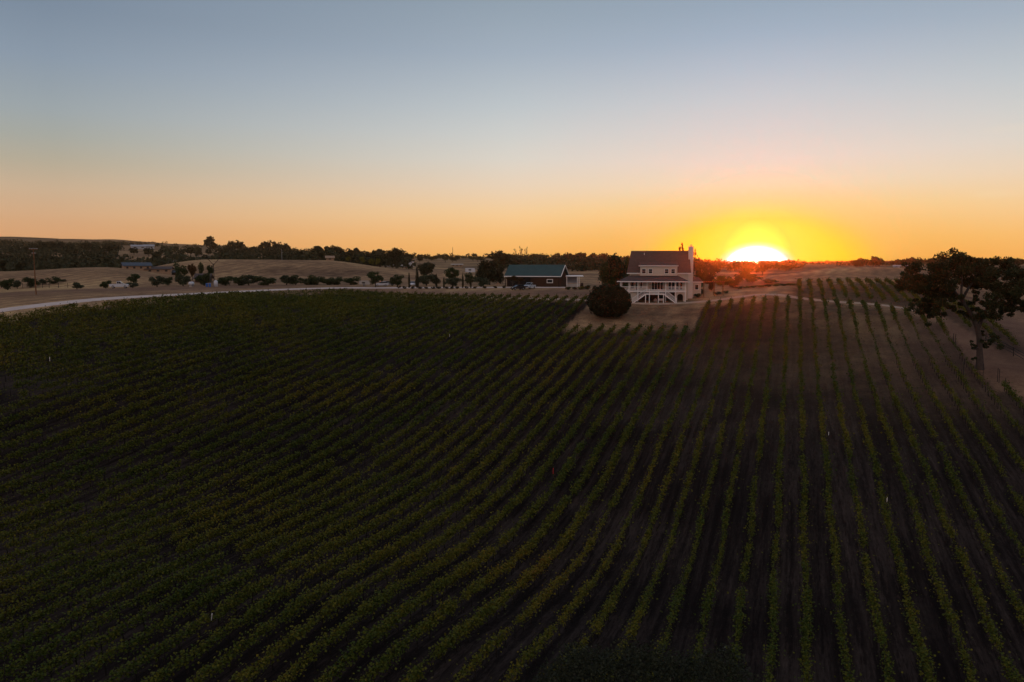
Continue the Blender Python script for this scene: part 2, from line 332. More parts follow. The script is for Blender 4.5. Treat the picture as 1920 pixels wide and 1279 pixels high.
# ---------- mesh helpers
def link(name,verts,faces,mats,parent=None,smooth=False,midx=None,loc=None):
    me=bpy.data.meshes.new(name)
    if isinstance(verts,np.ndarray) and isinstance(faces,np.ndarray):
        nv=len(verts); nf=len(faces); k=faces.shape[1]
        me.vertices.add(nv); me.vertices.foreach_set('co',verts.astype(np.float32).ravel())
        me.loops.add(nf*k); me.loops.foreach_set('vertex_index',faces.astype(np.int32).ravel())
        me.polygons.add(nf); me.polygons.foreach_set('loop_start',np.arange(0,nf*k,k,dtype=np.int32))
        try: me.polygons.foreach_set('loop_total',np.full(nf,k,dtype=np.int32))
        except Exception: pass
        if midx is not None: me.polygons.foreach_set('material_index',np.asarray(midx,np.int32))
        me.update(calc_edges=True)
    else:
        me.from_pydata([tuple(v) for v in verts],[],faces)
        if midx is not None:
            for p,i in zip(me.polygons,midx): p.material_index=i
        me.update()
    for m in (mats if isinstance(mats,(list,tuple)) else [mats]): me.materials.append(m)
    if smooth: me.polygons.foreach_set('use_smooth',[True]*len(me.polygons))
    o=bpy.data.objects.new(name,me); COL.objects.link(o)
    if parent: o.parent=parent
    if loc is not None: o.location=loc
    return o
class MB:
    """collects solids of ONE part"""
    def __init__(s): s.v=[]; s.f=[]
    def add(s,v,f):
        o=len(s.v); s.v+= [tuple(x) for x in v]; s.f+=[[i+o for i in q] for q in f]; return s
    def box(s,x0,x1,y0,y1,z0,z1):
        v=[(x,y,z) for z in (z0,z1) for y in (y0,y1) for x in (x0,x1)]
        return s.add(v,[(0,2,3,1),(4,5,7,6),(0,1,5,4),(2,6,7,3),(0,4,6,2),(1,3,7,5)])
    def bar(s,a,b,w,h=None,n=4,w2=None):
        a=Vector(a);b=Vector(b); d=(b-a).normalized(); u=Vector((0,0,1)) if abs(d.z)<.95 else Vector((1,0,0))
        r=d.cross(u).normalized(); u=r.cross(d); h=h or w; w2=w if w2 is None else w2; v=[]
        for p,k in ((a,1.0),(b,w2/w)):
            for i in range(n):
                t=2*math.pi*(i+.5)/n; q=math.sqrt(2) if n==4 else 1
                v.append(p+(r*math.cos(t)*w/2*q+u*math.sin(t)*h/2*q)*k)
        f=[(i,(i+1)%n,n+(i+1)%n,n+i) for i in range(n)]+[tuple(range(n))[::-1],tuple(range(n,2*n))]
        return s.add(v,f)
    def prism(s,prof,y0,y1,axis='y'):
        n=len(prof)
        if axis=='y': v=[(x,y0,z) for x,z in prof]+[(x,y1,z) for x,z in prof]
        else: v=[(y0,x,z) for x,z in prof]+[(y1,x,z) for x,z in prof]
        return s.add(v,[(i,(i+1)%n,n+(i+1)%n,n+i) for i in range(n)]+[tuple(range(n))[::-1],tuple(range(n,2*n))])
    def slab(s,quad,t):
        a=[Vector(q) for q in quad]; n=(a[1]-a[0]).cross(a[-1]-a[0]).normalized()*t; k=len(a)
        return s.add(a+[p-n for p in a],[tuple(range(k)),tuple(range(k,2*k))[::-1]]+[(i,(i+1)%k,k+(i+1)%k,k+i)[::-1] for i in range(k)])
    def tube(s,pts,rs,n=7):
        v=[];f=[]
        for i,p in enumerate(pts):
            p=Vector(p); d=(Vector(pts[min(i+1,len(pts)-1)])-Vector(pts[max(i-1,0)])).normalized()
            u=Vector((0,1,0)) if abs(d.y)<.9 else Vector((1,0,0)); r=d.cross(u).normalized(); u=r.cross(d)
            for k in range(n):
                t=2*math.pi*k/n; v.append(p+(r*math.cos(t)+u*math.sin(t))*rs[i])
        for i in range(len(pts)-1):
            for k in range(n): f.append((i*n+k,i*n+(k+1)%n,(i+1)*n+(k+1)%n,(i+1)*n+k))
        f.append(tuple(range(n))[::-1]); f.append(tuple(range((len(pts)-1)*n,len(pts)*n)))
        return s.add(v,f)
    def build(s,name,mat,parent=None,smooth=False):
        o=link(name,s.v,s.f,mat,parent,smooth)
        bm=bmesh.new(); bm.from_mesh(o.data); bmesh.ops.recalc_face_normals(bm,faces=bm.faces); bm.to_mesh(o.data); bm.free(); return o
def tag(o,label=None,cat=None,group=None,kind=None):
    if label: o['label']=label
    if cat: o['category']=cat
    if group: o['group']=group
    if kind: o['kind']=kind
    return o
def empty(name,loc,rz=0.0):
    o=bpy.data.objects.new(name,None); COL.objects.link(o); o.location=loc; o.rotation_euler=(0,0,rz); o.empty_display_size=0.5; return o
def copy_tree(o):
    c=o.copy(); COL.objects.link(c)
    for ch in o.children:
        k=ch.copy(); COL.objects.link(k); k.parent=c
        for g in ch.children:
            q=g.copy(); COL.objects.link(q); q.parent=k
    return c
def view_yaw(px): # z rotation that makes local +y point away from the camera along that column
    r=ray(px,500); return math.atan2(r[1],r[0])-math.pi/2
ORD=['zeroth','first','second','third','fourth','fifth','sixth','seventh','eighth','ninth','tenth','eleventh','twelfth','thirteenth','fourteenth','fifteenth','sixteenth','seventeenth','eighteenth','nineteenth']
TENS={2:'twent',3:'thirt',4:'fort',5:'fift',6:'sixt'}
def ordw(n):
    if n<20: return ORD[n]
    t,u=divmod(n,10); return TENS[t]+'ieth' if u==0 else TENS[t]+'y-'+ORD[u]
# ---------- leaves
def leaves(C,size,aspect=1.0,flat=0.0):
    """one small quad per centre, random tilt"""
    n=len(C); a=rng.normal(size=(n,3)); a[:,2]*=(1-flat); a/=np.linalg.norm(a,axis=1)[:,None]
    b=rng.normal(size=(n,3)); b[:,2]*=(1-flat); b-=a*(a*b).sum(1)[:,None]; b/=np.linalg.norm(b,axis=1)[:,None]
    s=(size*(0.65+0.7*rng.random(n)))[:,None] if np.ndim(size) else (size*(0.65+0.7*rng.random(n)))[:,None]
    a=a*s/2; b=b*s/2*aspect; c=np.cross(a,b); c=c/np.linalg.norm(c,axis=1)[:,None]*s*0.15
    V=np.stack([C-a-c*0,C+b+c,C+a,C-b+c],1).reshape(-1,3)
    F=np.arange(4*n).reshape(n,4); return V,F
# ================================================================== vineyard layout
BL=[(-400,690),(-200,644),(0,604),(100,588),(200,576),(300,566.5),(400,560),(480,556),(560,553),(600,552),(640,551),(713,557),(800,560),(900,562),(1000,564),(1098,566),(1101,567)]
BM_=[(1290,622),(1060,622)]
BR=[(1310,576),(1372,572),(1416,568),(1460,566),(1500,567),(1560,571),(1600,575),(1647,581),(1695,589),(1740,600),(1790,618),(1830,645),(1837,716),(1890,738),(1960,762),(2100,810),(2400,900)]
def interp(poly,x):
    xs=[p[0] for p in poly]; ys=[p[1] for p in poly]; return np.interp(x,xs,ys)
def row_end(r):
    X=rx(r); prev=None
    for Y in np.arange(45,262,0.75):
        px,py,d=proj((X,Y,z1(X,Y)))
        if d<30 or py>1500: continue
        if 1<=r<=11: b=622
        elif r>=12: b=interp(BL,px)
        else: b=interp(BR,px)
        if py<b: return Y
    return 240.0
def row_start(r):
    X=rx(r)
    for Y in np.arange(26,240,1.0):
        px,py,d=proj((X,Y,z1(X,Y)))
        if d>34 and -330<px<2250 and py<1480: return Y
    return None
SPARSE=[(G(1765,668),20,0.45),(G(1560,720),18,0.8),(G(545,556),14,0.35),(G(1890,760),9,0.7)]
def vine_mesh(X,Ya,Yb,bush,seed):
    L=Yb-Ya; r_=np.random.default_rng(seed)
    Vs=[];Fs=[];Ms=[];off=0
    # per-vine vigour
    nv=int(L/1.83)+1; vig=np.clip(r_.normal(1.0,0.22,nv+2),0.25,1.5); vig[r_.random(nv+2)<0.06]*=0.15
    Yc=np.arange(Ya,Yb,1.0)
    zc=zt(np.full(len(Yc),X),Yc); dep=np.array([proj((X,y,z))[2] for y,z in zip(Yc,zc)])
    for y,z,d in zip(Yc,zc,dep):
        den,size=(120,0.165) if d<75 else (88,0.195) if d<105 else (58,0.235) if d<150 else (38,0.29)
        k=vig[int((y-Ya)/1.83)]*bush
        if Yb-y<9: k=max(k,1.25)
        for c,rad,fac in SPARSE:
            q=math.hypot(c.x-X,c.y-y)/rad
            if q<1: k*=fac+(1-fac)*q*q
        n=int(den*k*(0.8+0.4*r_.random()))
        if n<=0: continue
        yy=y+r_.random(n)*1.0; wd=0.07+0.105*min(k,1.5); size=size*(0.65+0.35*min(k,1))
        xx=X+r_.normal(0,wd,n)+0.10*math.sin(y*0.31+seed); hh=1.2+r_.normal(0,0.20,n)*(0.65+0.35*k)+0.15*math.sin(y*1.9+seed*3)*math.sin(y*.7+seed)
        sh=r_.random(n)<0.10; hh[sh]+=r_.random(sh.sum())*0.5-.05; xx[sh]+=r_.normal(0,0.36,sh.sum())
        hh=np.clip(hh,0.35,2.0)
        C=np.stack([xx,yy,z+hh],1)
        global rng
        V,F=leaves(C,size,1.0,0.5)
        Vs.append(V);Fs.append(F+off);off+=len(V);Ms.append(np.zeros(len(F),int))
    # trunks
    for i in range(nv):
        y=Ya+0.4+i*1.83
        if y>Yb: break
        j=min(int(y-Ya),len(dep)-1)
        if dep[j]>125: continue
        z=zc[j]; w=0.04
        lx,ly=r_.normal(0,0.05),r_.normal(0,0.08)
        V=np.array([(X+a*w,y+b*w,z-0.05) for a,b in ((-1,-1),(1,-1),(1,1),(-1,1))]+[(X+lx+a*w*.7,y+ly+b*w*.7,z+0.95) for a,b in ((-1,-1),(1,-1),(1,1),(-1,1))])
        F=np.array([(0,1,5,4),(1,2,6,5),(2,3,7,6),(3,0,4,7)])
        Vs.append(V);Fs.append(F+off);off+=8;Ms.append(np.ones(4,int))
    if not Vs: return None
    return np.concatenate(Vs),np.concatenate(Fs),np.concatenate(Ms)
POSTME=None
def post_mesh():
    mb=MB().bar((0,0,-0.15),(0,0,1.82),0.055,n=6,w2=0.05).box(-.035,.035,-.01,.01,1.0,1.03).box(-.035,.035,-.01,.01,1.45,1.48)
    o=mb.build('trellis_post',M['post']); return o
EXT={}
def add_row(r,Ya,Yb,label,group,bush,end=True,posts=True):
    X=rx(r); res=vine_mesh(X,Ya,Yb,bush,100+r+int(Yb))
    if res is None: return
    V,F,Mi=res; base=np.array([X,(Ya+Yb)/2,z1(X,(Ya+Yb)/2)])
    o=link('grapevine_row',V-base,F,[M['vine'],M['vinewood']],midx=Mi,loc=tuple(base))
    tag(o,label,'grapevine row',group)
    global POSTP
    ys=list(np.arange(Ya+1.0+(r%3)*1.8,Yb-2,5.49)) if posts else []
    for y in ys+([Yb] if end else []):
        z=z1(X,y); px,py,d=proj((X,y,z))
        if (d>118 and y!=Yb) or not(-120<px<2040) or py>1360: continue
        if POSTP[0] is None: POSTP[0]=post_mesh(); p=POSTP[0]
        else: p=POSTP[0].copy(); COL.objects.link(p)
        p.parent=o; p.location=(0,y-base[1],z-base[2]); p.rotation_euler=(random.gauss(0,.03),random.gauss(0,.03),0)
        if y==Yb: p.scale=(1.7,1.7,1.06)
POSTP=[None]
RMIN,RMAX=-24,62
for r in range(RMIN,RMAX+1):
    Ya=row_start(r)
    if Ya is None: continue
    Yb=row_end(r)
    if Yb-Ya<3: continue
    EXT[r]=(Ya,Yb)
    if 1<=r<=11:
        lab='trellised grapevine row ending at the bank below the house, '+ordw(r)+' from its right end'
    elif r>=12:
        lab='leafy grapevine row running up to the pale track, '+ordw(r-11)+' left of the round dark tree'
    else:
        lab='thin grapevine row climbing the right slope, '+ordw(1-r)+' to the right of the house bank'
    bush=1.4 if r>=14 else 1.3 if r>=1 else 0.85
    if r<-14: bush=0.7
    add_row(r,Ya,Yb,lab,'trellised grapevine rows on the near slope',bush)
# the second block behind the path on the right
for r in range(-22,-7):
    X=rx(r); Yb0=None;Ya=None
    for Y in np.arange(EXT.get(r,(0,150))[1]+3,262,0.75):
        px,py,d=proj((X,Y,z1(X,Y)))
        far=interp([(1480,560),(1560,563),(1600,565),(1660,570),(1720,578),(1780,596),(1815,618),(1860,660)],px)
        if Ya is None and py<far: Ya=Y
        if Ya is not None and d>205: Yb0=Y; break
    if Ya is None or Yb0 is None or Yb0-Ya<4: continue
    EXT[('b',r)]=(Ya,Yb0)
    add_row(r,Ya,Yb0,'short grapevine row on the crest behind the pale path, '+ordw(-7-r)+' from its left end','grapevine rows on the crest behind the path',1.0,posts=False)
# ================================================================== ground
def build_ground():
    az=np.concatenate([np.radians(np.arange(-180,-52,4.0)),np.radians(np.arange(-52,52.01,0.16)),np.radians(np.arange(56,180,4.0))])
    rad=np.concatenate([[0.5,3,8,14,20],np.geomspace(26,4350,310)])
    A,R=np.meshgrid(az,rad); base=math.atan2(FW[1],FW[0]); th=base-A
    X=R*np.cos(th);Y=R*np.sin(th); Z=zt(X.ravel(),Y.ravel()).reshape(X.shape)
    n=len(az); V=np.stack([X.ravel(),Y.ravel(),Z.ravel()],1)
    i,j=np.meshgrid(np.arange(len(rad)-1),np.arange(n)); i=i.ravel();j=j.ravel(); j2=(j+1)%n
    F=np.stack([i*n+j,(i+1)*n+j,(i+1)*n+j2,i*n+j2],1)
    o=link('ground',V,F,M['ground'],smooth=True); tag(o,kind='structure')
    xs=X.ravel();ys=Y.ravel()
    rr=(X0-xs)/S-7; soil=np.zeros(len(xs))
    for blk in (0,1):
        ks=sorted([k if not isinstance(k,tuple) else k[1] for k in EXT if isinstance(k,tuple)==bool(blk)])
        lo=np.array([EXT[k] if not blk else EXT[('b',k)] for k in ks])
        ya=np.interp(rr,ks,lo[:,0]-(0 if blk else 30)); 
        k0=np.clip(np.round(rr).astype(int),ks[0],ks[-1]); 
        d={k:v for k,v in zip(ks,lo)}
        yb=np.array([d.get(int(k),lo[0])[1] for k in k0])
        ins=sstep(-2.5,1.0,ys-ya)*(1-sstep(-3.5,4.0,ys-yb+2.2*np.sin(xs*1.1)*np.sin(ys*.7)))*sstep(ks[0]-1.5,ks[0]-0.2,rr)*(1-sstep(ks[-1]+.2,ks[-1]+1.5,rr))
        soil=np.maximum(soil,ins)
    # farther up the slope dry grass grows between the rows on the right
    c=SPARSE[0][0]; soil*=1-0.45*np.exp(-((xs-c.x)**2+(ys-c.y)**2)/26.0**2)
    c=G(1400,640); soil*=1-0.12*np.exp(-((xs-c.x)**2+(ys-c.y)**2)/35.0**2)
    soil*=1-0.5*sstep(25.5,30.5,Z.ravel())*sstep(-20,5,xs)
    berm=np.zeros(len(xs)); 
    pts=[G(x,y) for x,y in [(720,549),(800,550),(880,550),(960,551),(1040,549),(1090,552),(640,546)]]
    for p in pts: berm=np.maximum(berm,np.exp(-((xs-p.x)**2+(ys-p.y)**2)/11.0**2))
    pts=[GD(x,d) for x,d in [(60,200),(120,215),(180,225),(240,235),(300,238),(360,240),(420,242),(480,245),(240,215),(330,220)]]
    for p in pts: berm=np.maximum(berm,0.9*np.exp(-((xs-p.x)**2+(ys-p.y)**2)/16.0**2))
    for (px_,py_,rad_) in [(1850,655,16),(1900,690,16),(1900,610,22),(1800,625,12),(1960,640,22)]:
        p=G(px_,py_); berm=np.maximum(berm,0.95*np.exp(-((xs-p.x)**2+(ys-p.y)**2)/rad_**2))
    R_=np.hypot(xs,ys); scrub=sstep(520,700,R_)*0.75*(0.5+0.5*np.sin(xs*0.004+1)*np.sin(ys*0.003))+sstep(900,2000,R_)*0.25
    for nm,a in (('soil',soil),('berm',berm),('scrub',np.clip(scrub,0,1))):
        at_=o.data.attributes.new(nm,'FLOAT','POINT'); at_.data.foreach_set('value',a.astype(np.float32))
    return o
ground=build_ground()
def strip(name,pts,w,mat,lift=0.07,sub=14,label=None):
    """a draped band; pts are world xy with optional width"""
    P=[Vector((p[0],p[1])) for p in pts]; Wd=[p[2] if len(p)>2 else w for p in pts]
    Q=[];Wq=[]
    for i in range(len(P)-1):
        p0=P[max(i-1,0)];p1=P[i];p2=P[i+1];p3=P[min(i+2,len(P)-1)]
        for k in range(sub):
            t=k/sub; Q.append(0.5*((2*p1)+(-p0+p2)*t+(2*p0-5*p1+4*p2-p3)*t*t+(-p0+3*p1-3*p2+p3)*t**3)); Wq.append(Wd[i]*(1-t)+Wd[i+1]*t)
    Q.append(P[-1]);Wq.append(Wd[-1]); V=[];F=[];m=7
    for i,q in enumerate(Q):
        d=(Q[min(i+1,len(Q)-1)]-Q[max(i-1,0)]).normalized(); nrm=Vector((-d.y,d.x))
        for k in range(m):
            s=(k/(m-1)-.5)*Wq[i]*(1+0.05*math.sin(i*1.7+k)); c=q+nrm*s; edge=0.0 if 0<k<m-1 else -0.12
            V.append((c.x,c.y,z1(c.x,c.y)+lift+edge))
    for i in range(len(Q)-1):
        for k in range(m-1): F.append((i*m+k,i*m+k+1,(i+1)*m+k+1,(i+1)*m+k))
    o=link(name,V,F,mat,smooth=True); tag(o,kind='structure'); return o
def pxy(l,w=None): 
    o=[]
    for t in l:
        g=G(t[0],t[1]); o.append((g.x,g.y,t[2]) if len(t)>2 else (g.x,g.y))
    return o
strip('road',pxy([(-420,664),(-200,618),(0,582),(100,569.5),(200,560),(300,554.2),(400,549.2),(500,544.2),(580,541.2),(640,539.8),(700,539.8),(760,539.6),(840,539.2),(920,539),(1000,539),(1060,539)]),6.0,M['road'])
strip('path',pxy([(690,554),(760,556),(850,557.5),(950,559),(1040,561),(1110,564),(1180,568),(1240,569.5),(1300,567),(1350,562),(1390,556),(1420,553),(1460,553),(1500,559),(1560,565.5),(1600,568),(1660,573),(1712,582,1.8),(1745,590,1.2)]),2.3,M['track'],lift=0.09)
g=[G(600,545),G(640,545.5),G(700,541)]
# ================================================================== trees
def lumpy(n,lumps,spread,shell=0.55):
    """points clustered around lump centres; lumps: (x,y,z,r)"""
    L=np.array(lumps); w=L[:,3]**2; idx=rng.choice(len(L),n,p=w/w.sum()); d=rng.normal(size=(n,3)); d/=np.linalg.norm(d,axis=1)[:,None]
    rad=L[idx,3]*(shell+(1-shell)*rng.random(n))*(1+rng.normal(0,0.10,n)); 
    P=L[idx,:3]+d*rad[:,None]*np.array([1,1,spread]); return P
def crown_lumps(kind,k):
    o=[]
    if kind=='round':
        for i in range(k):
            v=rng.normal(size=3); v/=np.linalg.norm(v); u=0.55+0.45*rng.random(); 
            o.append((.36*u*v[0],.36*u*v[1],.58+.30*u*v[2],0.10+0.09*rng.random()))
    elif kind=='bush':
        for i in range(k):
            v=rng.normal(size=3); v/=np.linalg.norm(v); u=0.5+0.5*rng.random(); 
            o.append((.37*u*v[0],.37*u*v[1],.44+.36*u*v[2],0.12+0.09*rng.random()))
    elif kind=='cypress':
        for i in range(k):
            z=0.06+0.88*i/k; R=0.30*(1-abs(z-.35)/.75)**.6; o.append((rng.normal(0,.03),rng.normal(0,.03),z,max(.08,R)))
    elif kind=='tall':
        for i in range(k*2):
            t=rng.random()*2*math.pi; z=0.38+0.6*rng.random(); R=0.45*(1-abs(z-.65)*1.2)*rng.random()**.5; o.append((R*math.cos(t),R*math.sin(t),z,0.035+.04*rng.random()))
    elif kind=='flat':
        for i in range(k):
            t=rng.random()*2*math.pi; u=rng.random()**.5; z=0.66+0.2*rng.random()-0.15*u; o.append((.4*u*math.cos(t),.4*u*math.sin(t),z,0.11))
    return o
PROTO={}
def proto(kind,mat,var,n,size):
    key=(kind,mat,var,n)
    if key in PROTO: return PROTO[key]
    L=crown_lumps(kind,{'round':24,'bush':18,'cypress':10,'tall':12,'flat':12}[kind])
    C=lumpy(n,L,0.8 if kind!='cypress' else 1.0,0.45)
    C=C[C[:,2]>0.02]
    if kind=='bush':
        C[:,2]*=0.5/np.median(C[:,2])*0.9
    V,F=leaves(C,size); me=link('crown',V,F,M[mat]); tm=MB()
    top=0.55 if kind!='bush' else 0.3
    bend=rng.normal(0,.02,2)
    tm.tube([(0,0,-.03),(bend[0],bend[1],top*.5),(bend[0]*2,bend[1]*2,top)],[.035,.026,.018],6)
    for l in L[:6]:
        if l[2]>top*.6: tm.tube([(bend[0],bend[1],top*.55),((l[0]+bend[0])/2,(l[1]+bend[1])/2,(l[2]+top*.5)/2),(l[0],l[1],l[2])],[.016,.011,.005],5)
    tr=tm.build('trunk',M['bark'])
    PROTO[key]=[me,tr,False]; return PROTO[key]
TREES=[]
def tree(px,d,h,wpx,kind,mat,name,label,cat,group=None,near=True,pos=None,var=None,sink=0.0):
    """px: picture column, d: distance, h: height in metres, w: width in metres"""
    g=pos if pos is not None else GD(px,d)
    v=random.randrange(3) if var is None else var
    P=proto(kind,mat,v,{'round':2600,'bush':2200,'cypress':1500,'tall':600,'flat':1700}[kind] if near else 420,(0.055 if kind!='tall' else .045) if near else 0.115)
    e=empty(name,(g.x,g.y,g.z-sink),random.random()*6.28); e.scale=(wpx,wpx,h)
    for k,src in enumerate(P[:2]):
        if not P[2]: c=src
        else: c=src.copy(); COL.objects.link(c)
        c.parent=e
    P[2]=True
    tag(e,label,cat,group); TREES.append(e); return e
def tp(px,ytop,d,wpx,kind,mat,name,label,cat,group=None,**k):
    m=d/F; h=max(0.8,hpx(px,ytop,d)); return tree(px,d,h,max(wpx*m*1.08,0.95*h if (mat=='far' and kind!='tall') else 0),kind,mat,name,label,cat,group,**k)
# --- trees and bushes round the road and the barn
tp(703,506,232,31,'round','green','tree','small round green tree standing alone beside the pale road','tree')
for i,(x,yt,w,m) in enumerate([(422,516,34,'green'),(447,515,26,'green'),(466,512,30,'olive'),(500,517,40,'green'),(536,513,28,'olive'),(553,517,24,'green'),(575,519,28,'green'),(594,515,30,'green'),(614,520,22,'green'),(627,519,28,'green'),(657,518,30,'green')]):
    tp(x,yt-1.5,258,w*1.25,'bush',m,'bush','dark green bush in the hedge row beyond the road, '+ordw(i+1)+' from its left end','bush','hedge row of bushes beyond the road')
tp(142,526,236,26,'bush','olive','bush','low round olive bush left of the parked white pickup','bush')
tp(197,523,238,24,'bush','green','bush','round bush touching the tail of the white pickup','bush')
tp(249,511,262,23,'round','green','tree','small tree in front of the mound, right of the white pickup','tree')
tp(247,526,238,24,'bush','olive','bush','olive bush at the nose of the white pickup','bush')
tp(293,513,250,31,'bush','olive','bush','wide olive bush below the long blue-roofed house','bush')
tp(314,516,262,22,'bush','green','bush','grey-green bush between two larger bushes below the blue-roofed house','bush')
tp(338,489,300,28,'bush','green','tree','dark tree at the right corner of the blue-roofed house','tree')
tp(360,491,300,16,'round','red','tree','rusty reddish tree beside the small grey-roofed shed','tree')
tp(342,511,256,34,'bush','olive','bush','broad bush left of the white gas tank','bush')
tp(382,508,258,33,'bush','green','bush','broad dark bush right of the white gas tank','bush')
tp(394,494,310,13,'round','green','tree','small green tree behind the forked utility pole','tree')
tp(377,489,330,12,'round','green','tree','small far tree above the grey-roofed shed','tree')
for x,yt,w,i in [(766.7,510,5,1),(781.7,499,7.5,2),(818,511,4.5,3),(832,519,4,4),(867.5,510,4.5,5),(882.5,524,4,6)]:
    tp(x,yt,230,w*1.6,'cypress','dark','cypress','slim dark cypress beside the road, '+ordw(i)+' from the left','cypress','cypresses along the road')
tp(745,515,244,32,'bush','green','tree','spreading green tree left of the leftmost cypress','tree')
tp(799,507,246,40,'bush','olive','tree','pale willow-like tree between the second and third cypress','tree')
tp(799,487,310,18,'round','far','tree','tall tree rising behind the willow-like tree','tree')
tp(848,514,236,33,'bush','olive','tree','round pale green tree between the fourth and fifth cypress','tree')
tp(848,499,272,30,'round','green','tree','dark green tree with a pointed top behind the round pale tree','tree')
tp(816,514,262,26,'bush','dark','bush','dark bush behind the third cypress','bush')
tp(880,512,262,26,'bush','green','bush','dark bush left of the big rounded tree','bush')
tp(902,513,234,34,'bush','olive','tree','pale domed olive tree in front of the big rounded tree','tree')
tp(918,477,250,50,'bush','dark','tree','big dark rounded tree left of the green-roofed barn','tree')
tp(902,487,262,30,'bush','dark','tree','dark tree merging with the left of the big rounded tree','tree')
tp(938,499,262,20,'bush','dark','tree','dark tree between the big rounded tree and the barn','tree')
tp(961,515,229,42,'flat','red','tree','low spreading reddish tree in front of the barn left end','tree')
for i,x in enumerate([747,758,773,788,798,811.7,823,836.7,847,858,874.5,891,908,928,945]):
    tp(x,534.5 if i==0 else 537,227,9.5,'bush','red' if i==0 else 'dark','shrub','reddish shrub at the left end of the clipped roadside shrubs' if i==0 else 'small dark clipped shrub beside the road, '+ordw(i)+' right of the reddish one','shrub','clipped shrubs along the road')
for i,(x,yt,w,m) in enumerate([(1066,537,14,'green'),(1078,537,13,'olive'),(1090,536,16,'yellow'),(1103,535,15,'green'),(1116,536,14,'green')]):
    tp(x,yt,214,w,'bush',m,'shrub','low garden shrub between barn and round tree, '+ordw(i+1)+' from the left','shrub','low garden shrubs beside the barn drive')
tp(1158,471,212,54,'bush','dark','tree','large dark tree behind the left side of the farmhouse','tree')
tp(1139,486,208,36,'bush','green','tree','leafy lower tree left of the farmhouse','tree')
tp(1170,474,222,34,'bush','green','tree','tree behind the farmhouse roof corner','tree')
tp(1278,453,225,22,'tall','red','tree','sparse feathery tree top poking above the roof by the chimney','tree')
tp(1302,468,232,16,'tall','red','tree','sparse feathery tree just right of the chimney','tree')
tp(1316,492,240,26,'bush','green','tree','dense tree behind the right side of the chimney','tree')
tp(1329.6,512,214,17,'round','dark','tree','dark upright garden tree right of the farmhouse wing','tree')
tp(1336,522,200,15,'bush','dark','shrub','dark garden shrub below the upright garden tree','shrub')
tp(1356,510,216,36,'bush','yellow','tree','glowing orange-lit rounded garden tree right of the farmhouse','tree')
tp(1376,521,208,30,'bush','green','shrub','broad shrub in front of the orange-lit garden tree','shrub')
tp(1310,549,190,17,'bush','green','shrub','low rounded shrub at the foot of the chimney','shrub')
tp(1292,541,193,9,'bush','dark','shrub','small dark shrub against the foot of the chimney wall','shrub')
tp(1346,546,192,18,'bush','olive','shrub','flowering rose bush beside the garden path','shrub')
tp(1362,549,194,14,'bush','green','shrub','small shrub between rose bush and path end','shrub')
tp(1316,541,196,14,'bush','dark','shrub','dark shrub behind the low rounded shrub','shrub')
for i,x in enumerate(range(1386,1486,14)):
    tp(x,540.5+0.25*(i%3),203,19,'bush','yellow' if i%2 else 'green','shrub','low sunlit shrub on the hilltop edge, '+ordw(i+1)+' right of the garden','shrub','low shrubs along the hilltop edge')
for i,(x,yt,d,w) in enumerate([(1331,504,290,26),(1380,512,280,30),(1412,514,300,34),(1445,522,290,30),(1400,503,350,30)]):
    tp(x,yt,d,w,'bush','green','bush','backlit bush on the slope under the sun, '+ordw(i+1)+' from the left','bush','backlit bushes under the sun')
# lone skyline trees
for x,yt,d,w,k,lab in [(397,441,900,20,'round','lone tall oak on the left skyline'),(449,447,900,12,'round','small tree beside the tiny skyline house'),(434,450,900,11,'round','tiny skyline tree left of the skyline house'),
    (497,450.5,850,14,'round','first tree of the skyline row on the low ridge'),(510,448.5,850,17,'round','tallest tree of the skyline row on the low ridge'),(525,451,850,15,'round','third tree of the skyline row on the low ridge'),(537,455,850,10,'round','last small tree of the skyline row on the low ridge'),
    (593,457,480,26,'round','spreading oak at the left end of the hilltop grove'),(612,459,500,22,'flat','flat-topped oak in the hilltop grove'),(600,466,440,22,'round','paler oak in front of the hilltop grove'),
    (630,456,520,26,'round','broad oak crown beside the hilltop house'),(667,462,520,14,'flat','thin flat-topped tree on the skyline grove'),(688,467,500,26,'round','domed oak in the middle of the skyline grove'),(712,462,500,17,'flat','umbrella-shaped tree standing above the grove'),(743,460,480,20,'round','tall dense oak at the right end of the grove'),(763,470,560,17,'round','low tree at the right foot of the grove'),
    (835,474,800,15,'round','dark skyline tree with a thin mast beside it'),(937,464,420,23,'round','domed dark tree on the skyline left of the barn'),(965,466,560,9,'tall','leftmost feathery tree behind the barn roof'),(977,462,560,10,'tall','tallest feathery tree behind the barn roof'),(986,463,560,9,'tall','rightmost feathery tree behind the barn roof'),
    (1090,470,700,14,'flat','flat-topped tree on the ridge right of the barn'),(1065,471.5,700,12,'round','small tree on the ridge crest right of the barn'),
    (1609,486,560,22,'round','isolated oak on the skyline right of the sun'),(1893,481,520,26,'round','domed oak on the ridge above the big oak'),(1913,483,620,16,'round','oak at the right end of the ridge'),(1762,486,700,20,'round','domed oak on the ridge left of the big oak'),(1700,485,760,18,'round','dark oak on the ridge above the crest vineyard')]:
    tp(x,yt,d,w,k,'far','tree',lab,'tree',near=(d<600))
for x,yt,w,i in [(653,480,11,1),(680,479,12,2),(697,484,14,3),(708,482,12,4)]:
    tp(x,yt,415,w,'round','yellow','tree','yellow-green small tree below the hilltop grove, '+ordw(i)+' from the left','tree','yellow-green trees below the grove')
